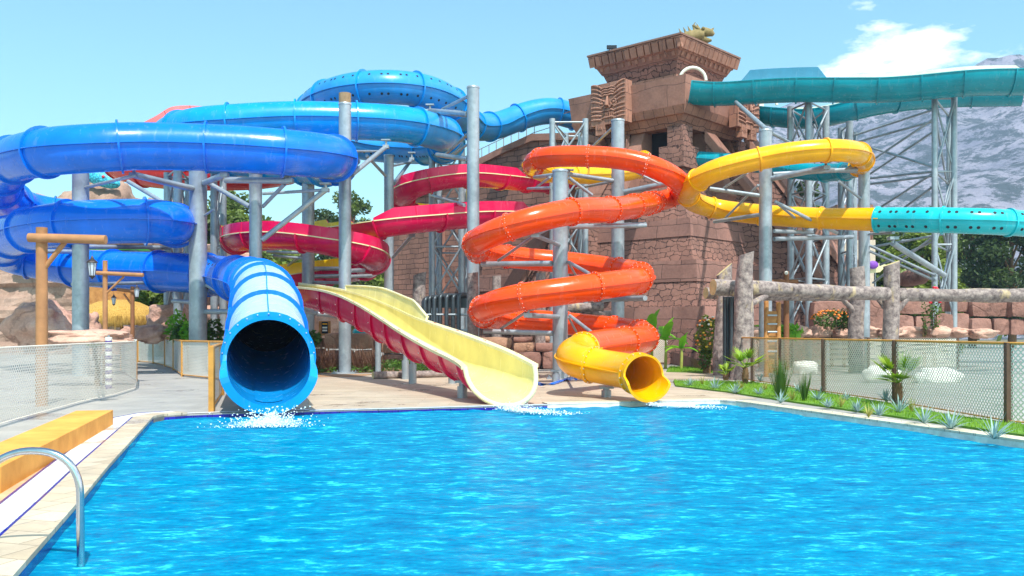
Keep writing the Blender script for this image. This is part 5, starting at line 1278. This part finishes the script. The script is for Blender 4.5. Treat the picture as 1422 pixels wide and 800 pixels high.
def banana(b, h, label, n=6):
    t = thing('banana_plant', b, label, 'banana plant', 'young banana plants'); mb = MB(); mb.tube([b, b + Vector((.02, 0, h * .5)), b + Vector((0, 0, h * .62))], [.06, .05, .03], 9); mb.build('stem', plain('yellow green stem', (.30, .32, .06, 1), .6), t); top = b + Vector((0, 0, h * .6))
    for k in range(n):
        a = 2 * math.pi * k / n + rp_.uniform(-.3, .3) + .4; el = [1.35, .7, .5, .35, .9, .3, .2][k % 7]; d = Vector((math.cos(a) * math.cos(el), math.sin(a) * math.cos(el) * .5, math.sin(el))).normalized()
        mb = MB(); s = d.cross(Vector((0, 0, 1))); s = s.normalized() if s.length > .1 else Vector((1, 0, 0)); rows = []; p = top.copy(); v = d.copy(); L = h * .55
        for i in range(9):
            t_ = i / 8; ww = .17 * h * .6 * math.sin(math.pi * min(1, .08 + t_ * .92)) ** .6 if i < 8 else .01
            up = s.cross(v).normalized(); rows.append([p - s * ww + up * ww * .35, p, p + s * ww + up * ww * .35]); v = (v + Vector((0, 0, -.13))).normalized(); p = p + v * L / 8
        mb.rings(rows, 0, True, False); mb.build('leaf', L_ban, t)
banana(G(924, 512), 1.75, 'taller banana plant right of the orange coil')
banana(G(946, 513), 1.25, 'shorter banana plant with wide drooping leaves')
banana(P(905, 505, 36), 1.9, 'banana plant partly hidden behind the orange coil')
def shrub(c, rx, rz, n, lm, label, flowers=None, name='shrub', stem=None, s=.07, cat='shrub', group=None, ry=None):
    base = Vector((c.x, c.y, 0)); t = thing(name, base, label, cat, group); mb = MB()
    for k in range(n):
        a = rp_.uniform(0, 6.28); ph = math.acos(rp_.uniform(-1, 1)); r_ = rp_.uniform(.35, 1) ** .5 * (1 + .3 * noise.noise((math.cos(a) * 2, math.sin(a) * 2, ph * 2 + c.x)))
        q = c + Vector((rx * r_ * math.sin(ph) * math.cos(a), (ry or rx) * r_ * math.sin(ph) * math.sin(a), rz * r_ * math.cos(ph)))
        u = Vector((rp_.gauss(0, 1), rp_.gauss(0, 1), rp_.gauss(0, .6))).normalized(); v = u.cross(Vector((rp_.gauss(0, 1), rp_.gauss(0, 1), 1))).normalized(); z = s * rp_.uniform(.6, 1.3)
        mb.add([q - u * z, q + v * z * .5, q + u * z, q - v * z * .5], [(0, 1, 2, 3)])
    mb.build('foliage', lm, t)
    if flowers:
        for fm, cnt, fs, zr in flowers:
            mb = MB()
            for k in range(cnt):
                a = rp_.uniform(0, 6.28); zz = rp_.uniform(*zr); rr_ = math.sqrt(max(.05, 1 - zz * zz)) * 1.03; mb.ball(c + Vector((rx * rr_ * math.cos(a), (ry or rx) * rr_ * math.sin(a), rz * zz)), (fs, fs, fs * .7), 3)
            tag(mb.build('flowers', fm, t), kind='stuff')
    mb = MB(); 
    for k in range(3): mb.tube([base + Vector((.04 * k - .04, 0, 0)), base.lerp(c, .5) + Vector((.05 * (k - 1), .03, 0)), c + Vector((rx * .4 * (k - 1), 0, 0))], [.03, .025, .012], 6)
    mb.build('stem', stem_m, t); return t
f_or = plain('orange petals', (.75, .20, .02, 1), .6, bump=0); f_wh = plain('white petals', (.8, .8, .7, 1), .6, bump=0); f_rd = plain('red petals', (.65, .01, .03, 1), .6, bump=0); f_ye = plain('yellow petals', (.75, .55, .05, 1), .6, bump=0)
shrub(P(984, 468, 31), .42, .70, 900, L_brt, 'upright flowering shrub with orange, yellow and white blossoms left of the log gate', [(f_or, 34, .045, (-.4, .9)), (f_ye, 26, .045, (-.6, .8)), (f_wh, 14, .05, (.5, 1))])
shrub(P(979, 497, 31), .22, .45, 260, L_dk, 'narrow green climber under the flowering shrub')
shrub(P(1155, 444, 36.6), .75, .38, 700, L_dk, 'low green shrub dotted with orange blossoms on the edging rocks', [(f_or, 60, .06, (.1, 1))])
shrub(P(1172, 448, 36.2), .25, .55, 240, L_pine, 'dark upright shrub right of the orange blossoms')
shrub(P(1298, 430, 36), .22, .85, 240, L_dk, 'thin climber with red blossoms at the right', [(f_rd, 26, .07, (.3, 1))])
shrub(P(1284, 440, 36.2), .12, .75, 90, L_dk, 'bare thin climber beside the red blossoms')
shrub(P(1095, 462, 36), .5, .3, 300, L_ban, 'broad leaved plant behind the bamboo ladder', s=.16)
shrub(P(1055, 462, 36.5), .4, .3, 240, L_ban, 'broad leaved plant between log gate and ladder', s=.16)
for k, (px, py, Y, rx, rz, lb) in enumerate(((252, 465, 33.5, .35, .4, 'small fern right of the fence bend'), (262, 462, 33, .3, .35, 'small fern at the foot of the thickest column'), (296, 462, 33, .4, .5, 'leafy plant right of the thickest column'), (245, 455, 36, .4, .7, 'taller leafy plant by the slim pylons'), (433, 471, 34, .35, .3, 'small fern left of the block wall'), (135, 473, 24, .25, .12, 'tuft growing on the flat rock'))):
    shrub(P(px, py, Y), rx, rz, 220, L_ban if k % 2 else L_dk, lb, s=.12)
FG2 = 'dry red brown fountain grasses'
for k, px in enumerate((440, 458, 478, 500, 522)):
    b = G(px, 517); mb = MB()
    for j in range(120):
        a = rp_.uniform(0, 6.28); q = rp_.uniform(.15, .75); blade(mb, b + Vector((rp_.uniform(-.2, .2), rp_.uniform(-.2, .2), 0)), (math.cos(a) * q, math.sin(a) * q, 1), rp_.uniform(.6, 1.25), .018, .7, 5)
    tag(mb.build('fountain_grass', L_red, base=b), 'dry red brown fountain grass clump, %s from the left behind the terrace' % names_[k].replace('leftmost', 'first'), 'grass clump', FG2)
mb = MB()
for k in range(5200):
    px = rp_.uniform(428, 625); py = rp_.uniform(505, 518); b = G(px, py); h = rp_.uniform(.05, .35) * (1 if px > 525 else .55)
    u = Vector((rp_.gauss(0, 1), rp_.gauss(0, 1), rp_.gauss(0, .5))).normalized() * .07; v = Vector((rp_.gauss(0, 1), rp_.gauss(0, 1), rp_.gauss(0, .5))).normalized() * .045; q = b + Vector((0, 0, h))
    mb.add([q - u, q + v, q + u, q - v], [(0, 1, 2, 3)])
tag(mb.build('ground_cover', L_dk), 'low green ground cover behind the edging log', 'ground cover', kind='stuff')

# ------------------------------------------------------------------ trees
def tree(b, h, crown, lm, label, n=2600, s=.22, cat='tree', name='leafy_tree', group='trees behind the slides', cone=False, clumps=16):
    "crown = (radius, lowest fraction)"
    t = thing(name, b, label, cat, group); R_, lo = crown
    mb = MB(); mb.tube([b + Vector((0, 0, -.3)), b + Vector((.1, 0, h * .3)), b + Vector((-.05, 0, h * .6)), b + Vector((0, 0, h * .92))], [h * .035, h * .028, h * .018, h * .005], 8)
    cl = []
    for k in range(clumps):
        z = lo + (1 - lo) * (k + .5) / clumps; a = k * 2.4 + rp_.uniform(-.4, .4); rr_ = R_ * ((1 - (z - lo) / (1 - lo)) ** .8 + .08 if cone else math.sin(math.pi * min(.95, max(.12, (z - lo) / (1 - lo)))) ** .6) * rp_.uniform(.45, .8)
        c = b + Vector((rr_ * math.cos(a), rr_ * math.sin(a), h * z)); cl.append((c, R_ * rp_.uniform(.28, .46) * (.6 if cone else 1)))
        mb.tube([b + Vector((0, 0, h * max(.2, z - .18))), b.lerp(c, .55) + Vector((0, 0, h * z * .45)), c], [h * .010, h * .007, h * .002], 5, caps=False)
    mb.build('trunk', stem_m, t); mb = MB()
    for k in range(n):
        c, r_ = cl[k % clumps]; v = Vector((rp_.gauss(0, 1), rp_.gauss(0, 1), rp_.gauss(0, .8))); v = v.normalized() * (rp_.random() ** .45) * r_; v.z *= .7; q = c + v
        u = Vector((rp_.gauss(0, 1), rp_.gauss(0, 1), rp_.gauss(0, .7))).normalized(); w_ = u.cross(Vector((rp_.gauss(0, 1), rp_.gauss(0, 1), 1))).normalized(); z = s * rp_.uniform(.5, 1.3)
        mb.add([q - u * z, q + w_ * z * .55, q + u * z, q - w_ * z * .55], [(0, 1, 2, 3)])
    mb.build('crown', lm, t); return t
T = [(308, 64, 292, 3.0, L_tree, 'olive tree with light gaps just right of the thickest column'), (338, 70, 300, 2.8, L_brt, 'paler olive tree behind the column at the exit tube'), (322, 72, 268, 3.3, L_tree, 'loose olive green tree between the thickest column and the one behind the exit'), (372, 78, 330, 3.4, L_brt, 'round tree under the crimson loop'), (345, 66, 350, 2.6, L_tree, 'bushy tree just above the blue exit tube'), (410, 82, 345, 3.5, L_tree, 'darker tree behind the crimson loop'),
 (488, 92, 272, 3.2, L_tree, 'taller tree right of the tall wooden topped column'), (456, 95, 296, 2.6, L_pine, 'dark tree left of the tall wooden topped column'), (508, 80, 350, 2.8, L_brt, 'yellow green tree beside the brick wall end'), (530, 86, 360, 3.0, L_tree, 'bushy tree at the brick wall end'),
 (1112, 80, 250, 1.7, L_pine, 'dark conifer seen through the lattice tower'), (1128, 84, 252, 1.8, L_tree, 'lighter conifer right of the dark one'), (1094, 82, 268, 1.6, L_pine, 'short conifer beside the tower stair'), (1165, 86, 285, 2.0, L_pine, 'conifer behind the narrow pylon'),
 (1215, 76, 318, 3.2, L_tree, 'tree right of the golden slide column'), (1245, 84, 300, 3.6, L_tree, 'broad tree under the turquoise tail'), (1280, 72, 326, 3.2, L_brt, 'sunny yellow green tree at the right'), (1305, 88, 296, 3.8, L_pine, 'dark tree at the right edge'), (1350, 80, 300, 4.0, L_tree, 'wide tree beyond the right edge'), (1405, 76, 310, 4.0, L_pine, 'dark tree beyond the right edge'), (1240, 62, 372, 2.0, L_brt, 'low bright bush above the log beam'), (1300, 60, 375, 2.4, L_brt, 'low sunny bush right of the round ball rock'),
 (20, 80, 330, 4, L_tree, 'wide tree at the far left'), (-20, 76, 340, 4, L_pine, 'dark tree at the far left corner'), (236, 70, 372, 2.6, L_tree, 'tree low behind the rock boulders'), (205, 52, 405, 1.5, L_brt, 'small bright tree right of the thatched hut'), (338, 54, 378, 1.8, L_tree, 'leafy tree right behind the lowest blue tube bend'), (276, 54, 395, 1.5, L_brt, 'small sunny tree behind the thickest column'), (395, 60, 372, 2.2, L_brt, 'low bright tree under the crimson loop')]
for (px, Y, yt, R_, lm, lb) in T:
    b = GX(px, Y, -.2); h = P(px, yt, Y).z + .2; con = lb.find('conifer') >= 0
    tree(b, h, (R_ * (1 if not con else 1.2), .05 if con or h < 6 else .22), lm, lb, 6500 if R_ < 3 else 8000, .21 if not con else .18, cone=con, name='conifer' if con else 'leafy_tree', clumps=20 if con else 18)
# far wood at the mountain foot: reads as one mass
mb = MB(); 
for k in range(26000):
    x = rp_.uniform(-90, 150); y = rp_.uniform(95, 135); q0 = noise.noise((x * .09, y * .09, 3)); hgt = 4.2 + 3.5 * q0 + 2.0 * noise.noise((x * .4, y * .3, 7)) + (2.2 if x > 20 else 0)
    z = hgt * rp_.random() ** .35; u = Vector((rp_.gauss(0, 1), rp_.gauss(0, 1), rp_.gauss(0, .7))).normalized() * .5; w_ = Vector((rp_.gauss(0, 1), rp_.gauss(0, 1), rp_.gauss(0, .7))).normalized() * .32; q = Vector((x, y, z))
    mb.add([q - u, q + w_, q + u, q - w_], [(0, 1, 2, 3)])
tag(mb.build('far_wood', L_tree), 'far belt of trees at the foot of the mountain', 'wood', kind='stuff')

# ------------------------------------------------------------------ mountain
ridge = [(-900, 470), (-400, 462), (0, 450), (300, 420), (420, 395), (480, 352), (520, 326), (600, 300), (760, 250), (900, 205), (1010, 150), (1060, 140), (1100, 134), (1150, 140), (1200, 125), (1250, 112), (1311, 90), (1360, 72), (1420, 60), (1600, 50), (2000, 90), (2600, 200)]
def rz(px):
    for (a, ya), (b, yb) in zip(ridge, ridge[1:]):
        if a <= px <= b: return ya + (yb - ya) * (px - a) / (b - a)
    return 470
mb = MB(); rows = []; NA, NR = 230, 70
for i in range(NR + 1):
    t_ = i / NR; Y = 170 + 730 * t_; row = []
    for j in range(NA + 1):
        px = -800 + 3300 * j / NA; x = (px - CX) / F * 900 * (.35 + .65 * t_) ; pxr = CX + F * x / Y
        crest = CAMH + (HZ - rz(px)) * 900 / F
        prof = t_ ** 1.25
        q = Vector((x * .006, Y * .006, 0)); rid = 1 - abs(noise.noise(q * 1.0) * 2); r2 = 1 - abs(noise.noise(q * 3.1) * 2)
        z = .93 * crest * prof * (1 + (.16 * (rid - .6) + .07 * (r2 - .6)) * (1 if t_ < .97 else .3)) + 5.0 * noise.noise((x * .03, Y * .03, 4)) * t_ - 3 * (1 - t_)
        row.append(Vector((x, Y, z)))
    rows.append(row)
rows.append([Vector((p.x * 1.1, p.y + 300, -20)) for p in rows[-1]])
mb.rings(rows, 0, True, False)
t = NT('haze-tinted limestone mountain'); o = t.co()
n0 = t.noise(o, .012, 8, .65); n1 = t.noise(o, .075, 9, .8)
rock = t.ramp(n0, [(.3, (.15, .16, .22)), (.6, (.32, .30, .36))]); sc_f = t.ramp(n1, [(.47, (1, 1, 1)), (.52, (0, 0, 0))])  # blue cast of distant haze put into the rock and scrub colours
a = t.mix(sc_f, rock, (.055, .075, .085, 1)); t.l(a, t.b.inputs['Base Color']); t.b.inputs['Roughness'].default_value = 1
t.l(t.bump(t.noise(o, .05, 8, .7), .8, 8), t.b.inputs['Normal'])
struct('mountain', mb, t.m)
hz = MB(); hz.box((0, 640, 118), (4400, 1330, 242)); t = NT('thin summer haze'); t.t.nodes.remove(t.b)
pv = t.n('ShaderNodeVolumePrincipled'); pv.inputs['Color'].default_value = (.48, .66, 1.0, 1); pv.inputs['Density'].default_value = .00035; pv.inputs['Anisotropy'].default_value = .0
t.l(pv.outputs[0], t.t.nodes['Material Output'].inputs['Volume'])
o = hz.build('haze', t.m); tag(o, 'thin blue haze', 'haze', kind='stuff')
# ------------------------------------------------------------------ camera, sky, sun
cam = bpy.data.cameras.new('camera'); co = bpy.data.objects.new('camera', cam); COL.objects.link(co)
co.location = (0, 0, CAMH); co.rotation_euler = (R(90), 0, 0)
cam.sensor_width = 36; cam.lens = 36 * F / 1422; cam.shift_y = (HZ - 400) / 1422; cam.clip_start = .1; cam.clip_end = 6000
sc.camera = co
SUN_EL, SUN_AZ = R(58), R(163)      # azimuth measured clockwise from +Y
w = bpy.data.worlds.new('World'); sc.world = w; w.use_nodes = True
nt = w.node_tree; bg = nt.nodes['Background']
sky = nt.nodes.new('ShaderNodeTexSky'); sky.sky_type = 'NISHITA'; sky.sun_disc = False
sky.sun_elevation = SUN_EL; sky.sun_rotation = SUN_AZ; sky.dust_density = 1.2; sky.ozone_density = 1.4; sky.air_density = 1.0
tc = nt.nodes.new('ShaderNodeTexCoord'); mp = nt.nodes.new('ShaderNodeMapping'); mp.inputs['Scale'].default_value = (1, 1, 2.6); mp.inputs['Location'].default_value = (.1, .75, .0)
nz = nt.nodes.new('ShaderNodeTexNoise'); nz.inputs['Scale'].default_value = 5.6; nz.inputs['Detail'].default_value = 10; nz.inputs['Roughness'].default_value = .58
rp = nt.nodes.new('ShaderNodeValToRGB'); rp.color_ramp.elements[0].position = .665; rp.color_ramp.elements[1].position = .76
mx = nt.nodes.new('ShaderNodeMix'); mx.data_type = 'RGBA'; mx.inputs[7].default_value = (9.5, 10, 10.5, 1)
tn = nt.nodes.new('ShaderNodeMix'); tn.data_type = 'RGBA'; tn.blend_type = 'MULTIPLY'; tn.inputs[0].default_value = 1; tn.inputs[7].default_value = (1.04, 1.45, 1.24, 1)
nt.links.new(tc.outputs['Generated'], mp.inputs[0]); nt.links.new(mp.outputs[0], nz.inputs['Vector']); sx_ = nt.nodes.new('ShaderNodeSeparateXYZ'); nt.links.new(tc.outputs['Generated'], sx_.inputs[0]); ma_ = nt.nodes.new('ShaderNodeMath'); ma_.operation = 'MULTIPLY_ADD'; ma_.inputs[1].default_value = .32; nt.links.new(sx_.outputs[0], ma_.inputs[0]); nt.links.new(nz.outputs[0], ma_.inputs[2]); nt.links.new(ma_.outputs[0], rp.inputs[0])
nt.links.new(rp.outputs[0], mx.inputs[0]); nt.links.new(sky.outputs[0], tn.inputs[6]); nt.links.new(tn.outputs[2], mx.inputs[6]); 
nt.links.new(mx.outputs[2], bg.inputs['Color'])
bg.inputs['Strength'].default_value = .14
sl = bpy.data.lights.new('sun', 'SUN'); sl.energy = 4.2; sl.angle = R(.53); sl.color = (1, .955, .89)
so = bpy.data.objects.new('sun', sl); COL.objects.link(so)
dirv = Vector((math.sin(SUN_AZ) * math.cos(SUN_EL), math.cos(SUN_AZ) * math.cos(SUN_EL), math.sin(SUN_EL)))
so.rotation_euler = dirv.to_track_quat('Z', 'Y').to_euler(); so.location = (0, -5, 30)
sc.view_settings.view_transform = 'Standard'; sc.view_settings.look = 'None'; sc.view_settings.gamma = 1; sc.view_settings.exposure = .52
sc.cycles.max_bounces = 8; sc.cycles.transparent_max_bounces = 16; sc.cycles.volume_bounces = 0
